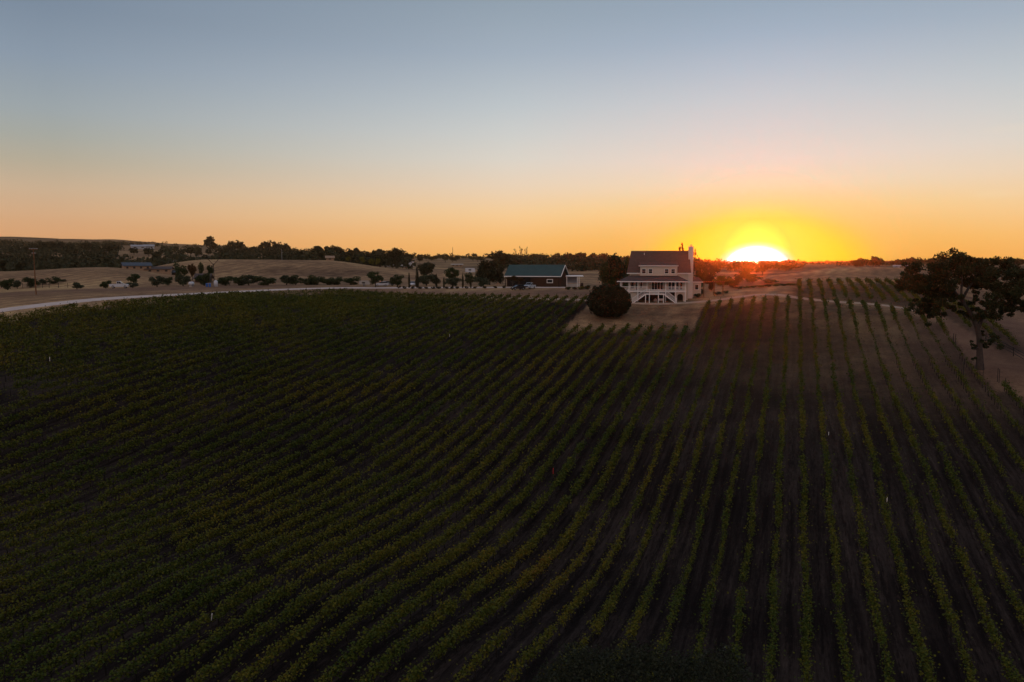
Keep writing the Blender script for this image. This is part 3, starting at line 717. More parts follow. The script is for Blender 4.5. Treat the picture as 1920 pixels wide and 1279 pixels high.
# groves
ZN=[('in the dark woodland covering the far left valley',-60,215,430,820,62,9,13),('on the far left hillside behind the mound',215,400,520,900,20,7,11),('in the wooded dip behind the tan hill',400,590,520,800,40,8,12),
    ('in the hilltop grove above the tan hill',600,765,440,640,32,8,12),('in the distant fields left of the barn',765,950,800,1200,18,7,10),('in the scrubby wood behind the barn',950,1185,520,900,44,7,12),
    ('on the hazy slope below the sun',1290,1480,420,760,26,6,10),('on the ridge behind the crest vineyard',1600,1960,640,1000,36,8,12)]
for ph,xa,xb,da,db,n,h0,h1 in ZN:
    for i in range(n):
        px=random.uniform(xa,xb); d=da*(db/da)**random.random(); h=random.uniform(h0,h1)
        if 228<px<300 and d>800: continue
        tree(px,d,h,h*random.uniform(1.0,1.45),'round','far','tree','dark oak '+ph,'tree','oaks '+ph,near=False,sink=0.4)
def woods():
    Cs=[];sz=[]
    for xa,xb,da,db,n in [(-120,235,430,1300,620),(200,600,900,1800,120),(235,600,470,900,170),(600,1000,1000,2200,110),(590,770,450,700,60),(950,1200,520,1300,200),(1290,1500,600,1600,90),(1480,1700,1000,2200,70),(1600,2050,900,2000,100)]:
        for i in range(n):
            px=random.uniform(xa,xb); d=da*(db/da)**random.random()
            if 225<px<305 and 640<d<1150: continue
            if 330<px<400 and 640<d<900: continue
            g=GD(px,d); w=random.uniform(9,17); h=random.uniform(5,9); k=34
            v=rng.normal(size=(k,3)); v/=np.linalg.norm(v,axis=1)[:,None]; v*=(0.5+0.5*rng.random(k))[:,None]
            Cs.append(np.array([g.x,g.y,g.z+h*.45])+v*np.array([w/2,w/2,h*.5])); sz.append(np.full(k,2.2))
    V,Fc=leaves(np.concatenate(Cs),np.concatenate(sz)); o=link('woodland',V,Fc,M['far']); tag(o,'far-off dark scrub and woodland spread over the distant hills','woodland',kind='stuff')
woods()
# --- hero oak
def hero_oak():
    d0=119.0; base=G(1838,684); e=empty('oak_tree',base); s=d0/F/4.569
    def W(x,y,dd=0.0):
        p=at(1600+x/4.569,440+y/4.569,d0+dd); return Vector(p)-base
    l=[(910,190,95),(865,205,60),(960,240,70),(700,330,150),(780,280,100),(600,340,110),(520,350,80),(470,300,50),(440,330,60),(400,430,60),(450,440,90),(560,450,120),(640,560,120),(600,640,90),(560,560,60),(690,690,70),(760,520,100),(700,430,110),(860,330,130),(830,440,90),(960,360,100),(1060,300,110),(1160,310,120),(1260,260,100),(1330,270,70),(1250,380,120),(1150,420,100),(1350,380,90),(1420,420,110),(1400,520,110),(1320,520,100),(1360,610,90),(1410,680,60),(1160,600,110),(1100,680,90),(1190,700,70),(1240,640,70),(1060,640,50),(900,600,60),(880,520,60),(1040,500,45),(1195,895,60),(1235,880,40),(1120,930,45),(1030,970,32),(1035,1050,26),(1025,930,26),(1120,850,30),(1150,970,30),(990,590,50),(870,640,50),(1010,420,70),(1090,560,60),(1200,480,90),(980,330,80),(1290,660,60),(740,590,60),(640,760,40),(1090,240,70),(1400,330,80),(1480,330,90),(1440,600,80),(520,600,60),(700,620,70),(1500,420,150),(1620,480,150),(1560,600,120),(1680,560,110)]
    C=[]
    for x,y,r in l:
        w=r*s; c=W(x,y,random.uniform(-6,6) if r>55 else random.uniform(-1.5,1.5)); k=max(3,int(r/16))
        for i in range(k):
            o=Vector((random.gauss(0,.5),random.gauss(0,.5),random.gauss(0,.4)))*w
            n=int(84*(r/60)**1.5)+26
            v=rng.normal(size=(n,3)); v/=np.linalg.norm(v,axis=1)[:,None]; v*=(rng.random(n)**.5*w*0.48)[:,None]
            C.append(np.array(c+o)+v*np.array([1,1,.75]))
    V,Fc=leaves(np.concatenate(C),0.25); link('crown',V,Fc,M['oak'],e)
    t=MB(); T1=[W(1085,1140),W(1082,1000),W(1078,880),W(1062,800),W(1010,680),W(955,600),W(925,500),W(930,380),W(915,260)]
    t.tube([T1[0]-Vector((0,0,1.8))]+T1,[.95,.62,.44,.40,.36,.30,.24,.18,.12,.05],9)
    for pts,rs in [([(1066,800,0),(1110,700,2),(1160,610,3),(1230,540,4),(1330,470,5)],[.36,.30,.24,.17,.07]),([(955,600,0),(880,500,3),(800,420,5),(690,350,6),(560,350,6)],[.26,.2,.14,.1,.04]),([(940,540,0),(990,450,3),(1060,370,4),(1150,310,5)],[.24,.19,.13,.05]),([(800,420,5),(720,500,6),(640,590,6)],[.14,.10,.05]),([(1230,540,4),(1350,520,4),(1500,470,5),(1620,470,5)],[.17,.14,.10,.05]),([(1082,900,0),(1130,905,1),(1200,890,2)],[.14,.10,.04]),([(1080,960,0),(1050,975,-1),(1025,980,-1)],[.08,.06,.03])]:
        t.tube([W(*p) for p in pts],rs,7)
    t.build('trunk',M['bark'],e,smooth=True)
    tag(e,'large gnarled oak with a leaning pale trunk on the right hillside','oak tree')
hero_oak()
# --- round dark tree below the house
def round_tree():
    d=171.0; g=GD(1142,d); g=Vector(G(1142,594)); d=proj(g)[2]; m=d/F; R=38.5*m; H=(596-538)*m; e=empty('round_tree',g)
    n=15000; t=rng.random(n)*2*np.pi; u=rng.random(n)*2-1; v=np.stack([np.sqrt(1-u*u)*np.cos(t),np.sqrt(1-u*u)*np.sin(t),u],1)
    ph=np.sin(v[:,0]*9+1)*np.sin(v[:,1]*8)*np.sin(v[:,2]*7+2)+.6*np.sin(v[:,0]*23)*np.sin(v[:,2]*19+v[:,1]*21); rad=(1+0.10*ph+rng.normal(0,.045,n))*(0.80+0.2*rng.random(n)**.35)
    prof=np.where(v[:,2]<0,1.0,1.0); C=v*rad[:,None]*np.array([R,R,H*.52])*prof[:,None]; C[:,2]+=H*.50
    k=C[:,2]>0.02*H; V,Fc=leaves(C[k],0.34); link('crown',V,Fc,M['dark'],e)
    MB().tube([(0,0,-.3),(0.1,0,1.2),(0,0.1,H*.5)],[.35,.28,.15],8).build('trunk',M['bark'],e)
    tag(e,'dense ball-shaped dark tree on the bank below the farmhouse','tree')
round_tree()
# --- tree top at the bottom edge of the picture
def fore_tree():
    d=37.0; p=at(1205,1300,d); g=Vector((p[0],p[1],z1(p[0],p[1]))); e=empty('foreground_tree',g); m=d/F
    top=at(1200,1212,d)[2]-g.z
    L=[]
    for x,yt,r in [(1040,1262,42),(1085,1238,40),(1130,1236,44),(1180,1232,42),(1225,1240,42),(1270,1250,40),(1310,1250,40),(1350,1236,36),(1385,1262,34),(1100,1290,60),(1180,1290,60),(1260,1300,60),(1330,1300,60),(1020,1300,45),(1060,1330,60),(1150,1350,70),(1250,1360,70),(1340,1350,60),(1410,1310,40)]:
        for dd in (-2.2,0,2.0):
            q=Vector(at(x+random.uniform(-14,14),yt-26+r*.8+random.uniform(-8,8)+abs(dd)*3,d+dd))-g; L.append((q.x,q.y,q.z,r*m*1.05))
    L=[l for l in L if l[2]>1.0]
    C=lumpy(36000,L,0.85,0.3); V,Fc=leaves(C,0.14,0.7); link('crown',V,Fc,M['fore'],e)
    t=MB().tube([(0,0,-.5),(.1,.1,1.2),(.0,.2,2.4)],[.45,.34,.25],8)
    for l in L[::5]: t.tube([(0,.1,1.8),(l[0]*.5,l[1]*.5,l[2]*.6+.6),(l[0],l[1],l[2])],[.16,.1,.03],6)
    t.build('trunk',M['bark'],e); tag(e,'leafy tree top with dark leaves and painted glints at the bottom edge','tree')
fore_tree()
# ================================================================== farmhouse
def farmhouse():
    b=G(1224,566.5); yaw=view_yaw(1224); e=empty('farmhouse',(b.x,b.y,b.z),yaw)
    def B(): return MB()
    x=lambda X:(X-832)*.0167
    B().box(-5.9,8.6,2.5,11.5,-1.5,7.3).build('wall',M['siding'],e)
    # gable triangles
    B().prism([(2.5,7.3),(11.5,7.3),(7.0,12.6)],-5.9,-5.7,'x').build('gable',M['siding'],e)
    B().prism([(2.5,7.3),(11.5,7.3),(7.0,12.6)],8.4,8.6,'x').build('gable',M['siding'],e)
    rf=B(); rf.slab([(-6.6,1.95,7.25),(9.3,1.95,7.25),(8.95,7,12.9),(-5.75,7,12.9)],.16); rf.slab([(9.3,12.05,7.25),(-6.6,12.05,7.25),(-5.75,7,12.9),(8.95,7,12.9)],.16)
    roof=rf.build('roof',M['shingle'],e)
    B().box(-6.62,-3.35,1.86,1.94,7.02,7.24).box(5.95,9.32,1.86,1.94,7.02,7.24).build('fascia',M['white'],e)
    B().bar((x(765),3.6,8.9),(x(765),3.6,9.75),.14,n=8).build('vent_pipe',M['white'],e)
    B().bar((x(690),6.1,11.7),(x(690),6.1,12.35),.14,n=8).build('vent_pipe',M['white'],e)
    # dormer
    dm=B().prism([(1.8,6.55),(1.8,9.05),(4.5,9.75),(4.5,6.6)],x(635),x(1185),'x').build('dormer',M['siding'],e)
    B().slab([(x(612),1.5,9.10),(x(1200),1.5,9.10),(x(1195),4.75,10.15),(x(617),4.75,10.15)],.14).build('dormer_roof',M['shingle'],dm)
    B().box(x(612),x(1200),1.42,1.49,8.93,9.12).build('fascia',M['white'],dm)
    for X in (690,790,1028,1123):
        w=B().box(x(X)-.55,x(X)+.55,1.74,1.797,7.05,8.3).build('window',M['white'],dm)
        B().box(x(X)-.43,x(X)+.43,1.69,1.737,7.17,7.68).box(x(X)-.43,x(X)+.43,1.69,1.737,7.74,8.2).build('pane',M['glass'],dm) if False else None
        p=B().box(x(X)-.43,x(X)+.43,1.69,1.737,7.17,7.68).box(x(X)-.43,x(X)+.43,1.69,1.737,7.74,8.2).build('window_pane',M['glass'],dm)
    # porch
    pr=B()
    A=(-8.9,-.5,5.2);Bp=(8.9,-.5,5.2);C=(6.0,2.5,6.62);D=(-5.6,2.5,6.62)
    pr.slab([A,Bp,C,D],.14); pr.slab([(-8.9,11,5.2),A,D,(-5.9,11,6.62)],.14); pr.slab([Bp,(8.9,2.5,5.2),(8.8,2.5,5.25),C],.14)
    pr.build('porch_roof',M['darkshingle'],e)
    B().box(-8.95,8.95,-.58,-.505,4.98,5.2).box(-8.98,-8.92,-.5,11,4.98,5.2).build('porch_fascia',M['white'],e)
    B().box(-8.3,8.1,0,2.49,2.50,2.8).box(-8.3,-5.91,2.5,10.5,2.50,2.8).build('porch_floor',M['white'],e)
    PX=[-8.1,-5.91,-3.74,-1.49,3.1,5.53,7.9]
    for q in PX: B().box(q-.1,q+.1,.05,.25,2.8,5.12).build('porch_post',M['white'],e)
    for y in (3.6,6.8,10.0): B().box(-8.2,-8.0,y-.1,y+.1,2.8,5.12).build('porch_post',M['white'],e)
    for q in (-8.1,-5.91,-3.74,3.1,5.53,7.9): B().box(q-.11,q+.11,.06,.28,-1.2,2.49).build('support_post',M['white'],e)
    for a,c in zip(PX[:-1],PX[1:]):
        if a==-1.49: continue
        r=B().box(a+.1,c-.1,.10,.19,3.76,3.86).box(a+.1,c-.1,.11,.18,2.92,2.98); n=int((c-a)/.16)
        for i in range(1,n): r.box(a+i*(c-a)/n-.02,a+i*(c-a)/n+.02,.12,.16,2.98,3.76)
        r.build('railing',M['white'],e)
    # windows and doors on the porch wall
    for X0_,X1_,za,zb in [(x(575),x(600),2.85,4.95),(x(640),x(668),3.5,4.9),(x(1062),x(1098),3.1,4.95),(x(1112),x(1150),3.1,4.95),(x(1172),x(1212),3.1,4.95),(x(1232),x(1266),3.1,4.95),(x(500),x(545),3.3,4.9)]:
        w=B().box(X0_-.12,X1_+.12,2.44,2.497,za-.1,zb+.1).build('window',M['white'],e); B().box(X0_,X1_,2.39,2.437,za,zb).build('pane',M['glass'],w)
    w=B().box(x(805),x(985),2.44,2.497,2.85,5.0).build('patio_door',M['white'],e); p=B()
    for k in range(4): a=x(810)+k*.71; p.box(a+.05,a+.66,2.39,2.437,2.95,4.9)
    p.build('pane',M['glass'],w)
    # ground floor under the porch
    B().box(-5.8,-3.8,.5,.62,-1.2,2.49).build('under_porch_wall',M['siding'],e)
    # arched bay
    ab=[]
    for k in range(9): t=math.pi*k/8; ab.append((6.66+.72*math.cos(t),1.45+.62*math.sin(t)))
    prof=[(5.6,-1.2),(5.6,2.49),(7.8,2.49),(7.8,-1.2),(7.38,-1.2)]+ab+[(5.94,-1.2)]
    B().prism(prof,.5,.62).build('arched_wall',M['siding'],e)
    B().box(5.7,7.7,2.3,2.48,-1.2,2.45).build('back_panel',M['shadefill'],e)  # dark sheet, shade behind the arch put into its colour
    B().box(-3.6,5.4,2.3,2.48,-1.2,2.45).build('landing_shade',M['shadefill'],e)  # dark sheet with the shade under the landing put into its colour
    # stairs
    B().box(-1.87,2.8,-1.7,-.02,1.9,2.1).build('landing',M['white'],e)
    B().box(-.8,1.6,-.5,-.03,2.11,2.45).build('step',M['concrete'],e)
    for q in (-1.79,-.87,1.34,2.6): B().box(q-.09,q+.09,-1.68,-1.5,-1.2,1.9).build('support_post',M['white'],e)
    r=B().box(-1.8,2.7,-1.68,-1.60,3.10,3.2).box(-1.8,2.7,-1.67,-1.61,2.2,2.27)
    for i in range(27): r.box(-1.75+i*.168,-1.71+i*.168,-1.66,-1.62,2.27,3.1)
    for q in (-.87,1.34): r.box(q-.08,q+.08,-1.72,-1.56,2.1,3.3)
    r.build('railing',M['white'],e)
    for sgn,x0,x1 in ((-1,-1.9,-4.95),(1,2.83,5.75)):
        st=B()
        for i in range(11):
            a=x0+(x1-x0)*i/11; c=x0+(x1-x0)*(i+1)/11; z=2.1-(i+1)*.2
            st.box(min(a,c),max(a,c),-1.6,-.45,z-.06,z)
        st.slab([(x0,-1.70,2.12),(x1,-1.70,-.12),(x1,-1.70,-.42),(x0,-1.70,1.75)][::sgn],.06)
        st.slab([(x0,-.38,2.12),(x1,-.38,-.12),(x1,-.38,-.42),(x0,-.38,1.75)][::sgn],.06)
        s_=st.build('stair_flight',M['white'],e)
        for y in (-1.72,-.40):
            r=B().bar((x0-.0*sgn,y,3.2),(x1,y,.98),.08).bar((x0,y,2.3),(x1,y,.1),.05)
            for i in range(17): t=(i+.5)/17; X=x0+(x1-x0)*t; z=2.3-2.2*t; r.box(X-.018,X+.018,y-.018,y+.018,z,z+.9)
            r.box(x1-.07,x1+.07,y-.07,y+.07,-.6,1.12); r.build('railing',M['white'],s_)
    # chimney
    ch=B().box(8.68,9.9,5.0,6.4,-1,13.75).build('chimney',M['chimney'],e)
    B().box(8.62,9.96,4.94,6.46,13.76,13.9).build('chimney_crown',M['white'],ch)
    B().bar((9.3,5.7,13.9),(9.3,5.7,14.45),.34,n=8).build('flue',M['concrete'],ch)
    # wing
    B().box(9.92,12.1,7,12,-.5,4.95).build('wing',M['siding'],e)
    B().slab([(9.9,6.6,5.0),(12.5,6.6,5.0),(11.6,9.5,6.1),(9.9,9.5,6.1)],.15).slab([(12.5,12.4,5.0),(9.9,12.4,5.0),(9.9,9.5,6.1),(11.6,9.5,6.1)],.15).slab([(12.5,6.6,5.0),(12.5,12.4,5.0),(11.6,9.5,6.1)],.15).build('wing_roof',M['shingle'],e)
    B().box(9.9,12.55,6.48,6.58,4.8,5.0).build('fascia',M['white'],e)
    w=B().box(10.5,11.5,6.9,6.99,2.9,4.3).build('window',M['white'],e); B().box(10.6,11.4,6.85,6.895,3.0,4.2).build('pane',M['glass'],w)
    tag(e,'two-storey beige farmhouse with brown roof, white porch and double stairs','house')
    # pergola beside
    g=empty('pergola',e.matrix_world@Vector((0,0,0)) if False else (b.x,b.y,b.z),yaw)
    for X in (12.8,15.4,17.6):
        for y in (6.8,9.4): MB().box(X-.07,X+.07,y-.07,y+.07,0.4,4.85).build('post',M['polewood'],g)
    MB().box(12.2,18,6.75,6.85,4.86,5.0).box(12.2,18,9.35,9.45,4.86,5.0).build('beam',M['polewood'],g)
    r=MB(); [r.box(12.4+i*.5,12.5+i*.5,6.4,9.8,5.01,5.1) for i in range(12)]; r.build('rafters',M['polewood'],g)
    tag(g,'thin timber pergola attached at the right of the farmhouse','pergola')
    # small things beneath
    t=empty('grill',(0,0,0)); 
    t.location=Matrix.Translation(b)@Matrix.Rotation(yaw,4,'Z')@Vector((.65,1.2,0)); t.rotation_euler=(0,0,yaw)
    MB().prism([(-.5,.0),(.5,.0),(.35,.6),(.0,.95),(-.35,.6)],-.35,.35).build('cover',M['concrete'],t); MB().box(-.3,.3,-.25,.25,-.5,-.01).build('cart',M['post'],t)
    tag(t,'pale covered grill standing in the shade under the stair landing','grill')
    t=empty('garden_bench',(0,0,0)); t.location=Matrix.Translation(b)@Matrix.Rotation(yaw,4,'Z')@Vector((2.0,.9,-.1)); t.rotation_euler=(0,0,yaw)
    MB().box(-.55,.55,-.25,.25,.4,.46).build('seat',M['white'],t); MB().box(-.55,.55,.2,.26,.5,.95).build('backrest',M['white'],t)
    for X in (-.5,.5):
        for y in (-.2,.2): MB().box(X-.03,X+.03,y-.03,y+.03,-.6,.4).build('leg',M['white'],t)
    tag(t,'small white bench under the farmhouse stair landing','bench')
farmhouse()
def barn():
    d=231.0; q=at(1048,536.5,d); base=Vector((q[0],q[1],z1(q[0],q[1]))); e=empty('barn',base,view_yaw(1048)-math.radians(17))
    B=MB
    B().box(-17.3,0,.2,8,-1,3.5).build('wall',M['barnwood'],e)
    B().prism([(.2,3.5),(8,3.5),(4.1,6.45)],-.2,0,'x').build('gable',M['barnwood'],e)
    B().prism([(.2,3.5),(8,3.5),(4.1,6.45)],-17.3,-17.1,'x').build('gable',M['barnwood'],e)
    r=B(); r.slab([(-18,-.5,3.35),(.7,-.5,3.35),(.7,4.1,6.9),(-18,4.1,6.9)],.12); r.slab([(.7,8.7,3.35),(-18,8.7,3.35),(-18,4.1,6.9),(.7,4.1,6.9)],.12)
    for i in range(36): pass
    rf=r.build('roof',M['teal'],e)
    t=B().box(-18,.7,-.62,-.52,3.12,3.36); t.bar((.78,-.5,3.22),(.78,4.1,6.78),.24,.1).bar((.78,8.7,3.22),(.78,4.1,6.78),.24,.1); t.build('trim',M['white'],e)
    w=B().box(-4.0,-2.0,.1,.19,1.2,2.4).build('window',M['white'],e); B().box(-3.8,-2.2,.05,.095,1.4,2.2).build('pane',M['glass'],w)
    dr=B().box(-12.8,-9.4,.1,.19,-.5,2.9).build('carport_shade',M['shadefill'],e)  # this and the next dark sheet paint the shade inside the open carport
    B().box(-16.8,-13.6,.1,.19,-.5,2.9).build('carport_shade',M['shadefill'],e)
    B().box(-1.3,-.3,.1,.19,-.5,2.1).build('door',M['barnwood'],e)
    for X in (-17.6,-13.2,-8.9,-4.6,.2): B().box(X-.09,X+.09,-.4,-.22,-1,3.2).build('post',M['barnwood'],e)
    tag(e,'long brown barn with a green metal roof and white trim','barn')
    # white lean-to
    q=at(1062.5,536.5,233); g=empty('pavilion',(q[0],q[1],z1(q[0],q[1])),view_yaw(1075))
    B().slab([(-.3,-.3,3.35),(5.2,-.3,3.35),(5.0,3.2,3.6),(-.3,3.2,3.6)],.18).build('roof',M['white'],g)
    for X in (.05,3.3,3.85):
        for y in (0,2.9): B().box(X-.09,X+.09,y-.09,y+.09,-.6,3.2).build('post',M['white'],g)
    B().box(0,4.0,-.06,.06,-.6,1.0).build('low_wall',M['concrete'],g)
    B().box(.15,3.2,2.8,2.9,1.2,3.1).build('screen',M['farwhite'],g)
    tag(g,'white open pavilion with a flat roof beside the barn gable','pavilion')
    q=at(1091,536,226); w=empty('water_barrel',(q[0],q[1],z1(q[0],q[1])))
    B().tube([(0,0,-.2),(0,0,.1),(0,0,.6),(0,0,1.1),(0,0,1.4)],[.42,.45,.5,.45,.42],12).build('barrel',M['post'],w,True); B().tube([(0,0,1.4),(0,0,1.46)],[.44,.44],12).build('lid',M['post'],w)
    tag(w,'dark barrel at the right end of the white pavilion','barrel')
barn()
# ================================================================== vehicles
def wheel(parent,x,y,r=.38,w=.24):
    t=MB().tube([(x,y-w/2,r),(x,y-w/2+.03,r),(x,y+w/2-.03,r),(x,y+w/2,r)],[r*.9,r,r,r*.9],16).build('wheel',M['rubber'],parent,True)
    s=1 if y>0 else -1
    MB().tube([(x,y+s*(w/2),r),(x,y+s*(w/2+.02),r)],[r*.55,r*.5],12).build('rim',M['chrome'],t)
def pickup(label,loc,rz,paint):
    e=empty('pickup_truck',loc,rz)
    MB().prism([(-2.75,.5),(-2.75,1.12),(-.62,1.14),(-.62,1.16),(1.15,1.16),(2.45,1.06),(2.68,.9),(2.7,.45),(2.15,.4),(1.35,.4),(-1.2,.4),(-2.1,.4)],-.95,.95).build('body',paint,e)
    MB().prism([(-.7,1.17),(-.6,1.82),(.35,1.86),(1.15,1.17)],-.82,.82).build('cab',paint,e)
    for s in (-1,1):
        y0,y1=(.821,.835) if s>0 else (-.835,-.821)
        MB().prism([(-.55,1.22),(-.48,1.7),(-.12,1.74),(-.12,1.22)],y0,y1).build('side_window',M['glass'],e)
        MB().prism([(-.04,1.22),(-.04,1.74),(.3,1.74),(.92,1.22)],y0,y1).build('side_window',M['glass'],e)
        MB().box(1.0,1.15,s*.95 if s>0 else -1.12,1.12 if s>0 else -.95,1.12,1.3).build('mirror',M['rubber'],e)
        MB().box(2.6,2.71,s*.72-.16,s*.72+.16,.78,.93).build('headlight',M['lamp'],e)
    MB().slab([(.45,-.72,1.80),(.45,.72,1.80),(1.13,.76,1.22),(1.13,-.76,1.22)][::-1],.03).build('windscreen',M['glass'],e)
    MB().box(2.69,2.73,-.5,.5,.62,.92).build('grille',M['rubber'],e); MB().box(2.66,2.82,-.93,.93,.42,.58).build('bumper',M['chrome'],e)
    MB().box(-2.6,-.75,-.78,.78,1.05,1.145).build('truck_bed',M['rubber'],e)
    for X in (-1.75,1.75):
        for s in (-1,1): wheel(e,X,s*.86)
    tag(e,label,'pickup truck'); return e
def car(label,loc,rz,paint,name='parked_car'):
    e=empty(name,loc,rz)
    MB().prism([(-2.1,.35),(-2.15,.95),(-1.9,1.02),(1.0,1.0),(1.9,.82),(2.1,.65),(2.12,.35)],-.88,.88).build('body',paint,e)
    MB().prism([(-1.85,1.03),(-1.5,1.42),(-.2,1.48),(.35,1.42),(1.0,1.02)],-.74,.74).build('cabin',M['glass'],e)
    MB().slab([(-1.45,-.66,1.50),(.3,-.66,1.50),(.3,.66,1.50),(-1.45,.66,1.50)],.04).build('roof',paint,e)
    for s in (-1,1): MB().box(2.0,2.13,s*.6-.16,s*.6+.16,.62,.74).build('headlight',M['lamp'],e)
    for X in (-1.3,1.35):
        for s in (-1,1): wheel(e,X,s*.8,.33,.2)
    tag(e,label,'car'); return e
def gp(px,py,dmin=40): 
    g=G(px,py,dmin); return g
YV=lambda px: view_yaw(px)
def onG(px,d,dz=0): g=GD(px,d); return (g.x,g.y,g.z+dz)
pk=pickup('white pickup truck parked between two round bushes on the left',onG(222,234,.02),YV(222)+math.radians(-8),M['carwhite']); pk.scale=(.97,1.1,1.2)
pickup('silver-blue pickup truck parked in front of the brown barn',onG(993,221,.04),YV(993)+math.radians(-112),M['carblue'])
car('small black car parked left of the silver-blue pickup',onG(971,217,.04),YV(971)+math.radians(-150),M['carblack'])
car('white sedan parked beyond the road right of the round tree',onG(715,240,.02),YV(715)+math.radians(180),M['carwhite'])
car('pale low car half hidden behind the white sedan',onG(727,246,.02),YV(727)+math.radians(5),M['farwhite'])
car('white car glimpsed between the first two cypresses',onG(773,243,.02),YV(773)+math.radians(-100),M['carwhite'])
# flatbed trailer with a white cab near the road
def trailer(label,loc,rz,L=5.0,H=2.4,mat='farwhite',name='camper_trailer'):
    e=empty(name,loc,rz)
    MB().prism([(-L/2,.5),(-L/2-.05,H*.9),(-L/2+.4,H),(L/2-.5,H),(L/2,H*.7),(L/2-.1,.5)],-1.1,1.1).build('body',M[mat],e)
    MB().box(-L*.25,L*.05,-1.13,-1.103,H*.5,H*.75).build('window',M['glass'],e)
    for s in (-1,1): wheel(e,-.2,s*1.0,.36)
    MB().bar((L/2-.1,0,.5),(L/2+.9,0,.45),.1).build('tow_bar',M['post'],e)
    tag(e,label,'trailer')
trailer('pale canopied utility trailer parked left of the lone road tree',onG(683,243,.0),YV(683),3.4,1.7,'concrete')
trailer('tiny white caravan alone on the tan field left of the barn',onG(881.6,420,.0),YV(881)+.3,5.2,2.8,'carwhite')
trailer('leftmost pale trailer below the hilltop grove',onG(735,560),YV(735)+.2,8,3,'farwhite')
trailer('white trailer below the hilltop grove, middle of three',onG(761,540),YV(761),8.5,3.2,'carwhite')
trailer('narrow white trailer right of the other grove trailers',onG(771.5,540),YV(771)+1.2,5,4.2,'carwhite')
# ================================================================== other buildings
def shed(name,label,cat,px,d,wpx,hpx_,roofpx,roofmat,wallmat,depth=8,ridge=0.5,rz=0.0,win=3,mono=False):
    m=d/F; L=wpx*m; H=hpx_*m; Rh=roofpx*m; e=empty(name,onG(px,d,0),YV(px)+rz)
    MB().box(-L/2,L/2,0,depth,-1.5,H).build('wall',M[wallmat],e)
    for X in (-L/2,L/2-.15): MB().prism([(0,H),(depth,H),(depth*ridge,H+Rh*.93)],X,X+.15,'x').build('gable',M[wallmat],e)
    o=.6; r=MB(); r.slab([(-L/2-o,-o,H-.1),(L/2+o,-o,H-.1),(L/2+o,depth*ridge,H+Rh),(-L/2-o,depth*ridge,H+Rh)],.15)
    r.slab([(L/2+o,depth+o,H-.1),(-L/2-o,depth+o,H-.1),(-L/2-o,depth*ridge,H+Rh),(L/2+o,depth*ridge,H+Rh)],.15); r.build('roof',M[roofmat],e)
    for i in range(win):
        X=-L/2+L*(i+.5)/win; w=MB().box(X-.08*L/win*2,X+.08*L/win*2,-.06,-.01,H*.35,H*.75).build('window',M['glass'],e)
    tag(e,label,cat); return e
shed('ranch_house','long low ranch house with blue-grey roof on the mound','house',258,335,46,8.5,6,'bluegrey','stucco',10,win=4,rz=.1)
shed('ranch_house','brown wing of the blue-roofed ranch house with a low gable','house',296,338,42,8,4.5,'darkshingle','stucco',10,win=3,rz=-.12)
shed('garage','small building with blue-grey roof right of the long ranch house','garage',322,345,22,5,4.5,'bluegrey','barnwood',8,win=1)
shed('shed','small grey-roofed shed among the dark bushes','shed',378,285,25,8,9,'darkshingle','barnwood',6,win=1,rz=-.2)
shed('farm_shed','long pale metal farm shed on the far left hill','farm building',262,980,26,5,3,'farwhite','farwhite',14,win=2)
shed('farm_shed','second pale shed beside the long one on the far hill','farm building',281,990,18,6,3,'farwhite','farwhite',14,win=2)
shed('cottage','tiny pale cottage on the far left edge among trees','house',5,780,9,4,3,'farwhite','farwhite',8,win=1)
shed('cottage','small pale house on the dark far left hillside','house',43,900,20,4,3,'concrete','farwhite',10,win=2)
shed('cottage','tiny house beside a tree on the skyline','house',451,905,8,3,2.5,'concrete','stucco',8,win=1)
shed('cottage','small tan house with a gable in the hilltop grove','house',619,425,14,5,4,'stucco','stucco',8,win=1)
shed('cottage','low flat-roofed tan house on the distant field','house',857,640,21,4.5,1.5,'concrete','stucco',9,win=3)
shed('cottage','tiny white cabin in the wooded dip at left','house',321,620,9,3,2,'farwhite','farwhite',6,win=1)
shed('farm_shed','dark-roofed low barn on the ridge right of the isolated oak','farm building',1634,600,22,2.5,3.5,'darkshingle','barnwood',9,win=1)
shed('cottage','small pale building on the ridge above the crest vineyard','house',1681,640,11,3,2,'farwhite','farwhite',8,win=1)
shed('cottage','small pale shed low on the slope left of the big oak','house',1703,440,8,3,2,'farwhite','concrete',5,win=1)
# ================================================================== poles, fences, odds and ends
def pole(label,px,d,ytop,arms,mat='polewood',w=.34):
    g=GD(px,d); h=hpx(px,ytop,d); e=empty('utility_pole',g,YV(px))
    MB().bar((0,0,-.5),(0,0,h),w,n=8,w2=w*.65).build('pole',M[mat],e)
    for z,L,yy in arms:
        a=MB().box(-L/2,L/2,-.09,.09,h-z-.08,h-z+.08)
        a.build('crossarm',M[mat],e)
        for X in (-L/2+.15,-L/6,L/6,L/2-.15): MB().bar((X,0,h-z+.08),(X,0,h-z+.34),.12,n=8,w2=.07).build('insulator',M['farwhite'],e)
    return e,h
e,h=pole('',64.5,186,466,[(.25,1.9,0),(1.3,1.0,0)]); tag(e,'tall orange-brown utility pole with crossarm in the left field','utility pole')
MB().box(-.9,.9,-.14,.14,h-.02,h+.06).build('cap_arm',M['farwhite'],e)
g=GD(400.5,246); h=hpx(400.5,483,246); e=empty('forked_pole',g,YV(400))
MB().bar((0,0,-.5),(0,0,h*.78),.3,n=8,w2=.24).build('pole',M['post'],e)
for s in (-1,1):
    MB().bar((0,0,h*.74),(s*1.9,0,h*.98),.16,n=6).build('arm',M['post'],e); MB().box(s*1.95-.28,s*1.95+.28,-.2,.2,h*.97,h*1.02).build('floodlight',M['post'],e)
tag(e,'dark Y-shaped light pole with two arms beyond the road','light pole')
